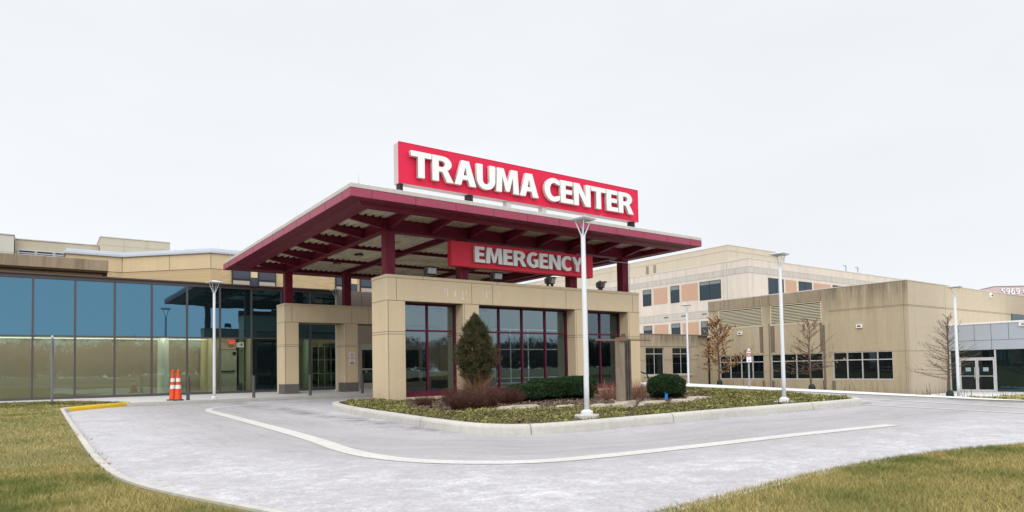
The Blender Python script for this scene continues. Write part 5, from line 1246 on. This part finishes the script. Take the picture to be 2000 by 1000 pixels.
# young trees
def youngtree(x,y,z,H,spread,nleaf,label,seed,bag=True,leafsz=.06,lowest=.28,dens=34,leader=1.):
    rd=random.Random(seed); t=thing('young_tree',label,'tree',(x,y,z),'young trees along the annex')
    tr=MB(); pts=[]; px_,py_=x,y
    for i in range(9):
        f=i/8; pts.append((px_,py_,z+H*f)); px_+=rd.uniform(-.03,.03)*H*.3; py_+=rd.uniform(-.03,.03)*H*.3
    tr.tube(pts,[H*(.017-.0145*i/8) for i in range(9)],7); tr.build('trunk',bark,t)
    br=MB(); tips=[]
    def pt(f):
        i=min(7,int(f*8)); g_=f*8-i; return Vector(pts[i]).lerp(Vector(pts[i+1]),g_)
    for k_ in range(dens):
        f=lowest+(1-lowest)*(k_/dens)**1.1; p=pt(min(f,.99)); a=rd.uniform(0,6.28); L=spread*(1-.80*(f-lowest)/(1-lowest))*rd.uniform(.5,1.15); up=.0+.85*(f-lowest)/(1-lowest)+rd.uniform(-.1,.25)
        d=Vector((math.cos(a),math.sin(a),up)).normalized(); q=[p]; 
        for s_ in range(5):
            d=(d+Vector((rd.uniform(-.22,.22),rd.uniform(-.22,.22),rd.uniform(-.08,.16)))).normalized(); q.append(q[-1]+d*L/5)
            if s_>0:
                for _ in range(2):
                    dd=(d+Vector((rd.uniform(-1,1),rd.uniform(-1,1),rd.uniform(-.3,.7)))).normalized(); l2=L*rd.uniform(.12,.34); e_=q[-1]+dd*l2; m_=q[-1]+dd*l2*.5+Vector((0,0,l2*.06)); br.tube([q[-1],m_,e_],[.008,.006,.004],3,cap=False); tips.append((q[-1],e_))
        br.tube(q,[.019,.016,.013,.010,.008,.005],4,cap=False); tips.append((q[-2],q[-1]))
    br.build('branches',bark,t)
    if nleaf:
        P=[]; 
        for _ in range(nleaf):
            a,b=rd.choice(tips); 
            if noise.noise(Vector(b)*1.3+Vector((seed,0,0)))<-.12 and rd.random()<.8: continue
            P.append(a.lerp(b,rd.uniform(.2,1.05))+Vector((rd.gauss(0,.03),rd.gauss(0,.03),rd.gauss(0,.03)))) 
        V,F=leaves(np.array([p[:] for p in P]),leafsz,aspect=.6); npmesh('dead_leaves',V,F,oak,rng.random(len(F)),t)
    if bag:
        m=MB(); m.lathe([(.21,z+.0),(.23,z+.12),(.22,z+.30),(.15,z+.46),(.06,z+.50)],x-.1,y-.1,12); m.build('watering_bag',bagm,t)
    return t
youngtree(36,15.45,T(36,15.45)+.02,5.3,2.5,5200,'young tree still full of rust brown dead leaves left of the annex windows',11,True,.075,.22,64)
youngtree(36,7.75,T(36,7.75)-.02,4.9,2.5,520,'young tree with a few brown leaves before the middle annex window',5,True,.065,.24,58)
youngtree(40.3,.75,-1.45,5.3,2.3,60,'nearly bare young tree before the blank annex wall left of the pavilion',23,True,.06,.22,70)
# dry weeds along the annex foot
wd=[]
n=90; yy=rng.uniform(-3,19,n); base=np.stack([rng.uniform(39.5,40.7,n),yy,np.full(n,-1.35)],1); base[:,2]=[T(a,b) for a,b,_ in base]
d=np.stack([rng.normal(0,.12,n),rng.normal(0,.12,n),np.ones(n)],1); V,F,_=ribbons(base,d,rng.uniform(.3,1.0,n),np.full(n,.02),.08,3)
tag(npmesh('dry_weeds',V,F,barb,rng.random(len(F))),'thin dry weeds standing along the foot of the annex wall','weeds',kind='stuff')
# low verge by the pavilion
ver=[(30,-3.9),(42,-1.6),(46,-3.0),(46,-12),(26,-12)]
n=16000; x=rng.uniform(22,46,n); y=rng.uniform(-12,-1,n); kk=inpoly(x,y,ver); x,y=x[kk],y[kk]; n=len(x)
P=np.stack([x,y,np.array([T(a,b) for a,b in zip(x,y)])+rng.uniform(.0,.14,n)],1); V,F=leaves(P,.07); tag(npmesh('verge_grass',V,F,grassm,rng.beta(3,2,len(F))),'rough tan and green verge in front of the entrance pavilion','grass',kind='stuff')
# litter of dead leaves on the lawn
n=240; x=rng.uniform(-13,4,n); y=rng.uniform(-16,8,n); kk=inpoly(x,y,offset(lawn,.0,True)); x,y=x[kk],y[kk]
P=np.stack([x,y,np.full(len(x),LZ+.03)],1); V,F=leaves(P,.022); tag(npmesh('fallen_leaves',V,F,oak,rng.random(len(F))),'scattered fallen leaves on the lawn','leaves',kind='stuff')
# bare woodland far behind the camera, seen in the glass
wdm=leafmat('bare_wood_twig',(.022,.02,.02),(.06,.055,.052))
n=260000; NT=900; cx_=rng.uniform(-150,150,NT); cyy=-95-rng.uniform(0,30,NT); hh=rng.uniform(5.2,8.0,NT); j=rng.integers(0,NT,n)
q=rng.random(n); rr=(1.6+1.2*rng.random(n))*np.sin(np.clip(q,.05,1)*2.6); a=rng.uniform(0,6.28,n)
P=np.stack([cx_[j]+rr*np.cos(a),cyy[j]+rr*np.sin(a),hh[j]*(.12+.86*q)],1); d=np.stack([np.cos(a)*.5,np.sin(a)*.5,np.ones(n)],1)+rng.normal(0,.3,(n,3)); d/=np.linalg.norm(d,axis=1)[:,None]
V,F,_=ribbons(P,d,rng.uniform(.4,1.2,n),np.full(n,.055),.25,2); tag(npmesh('distant_woodland',V,F,wdm,rng.random(len(F))),'bare winter woodland reflected in the glass','woodland',kind='stuff')
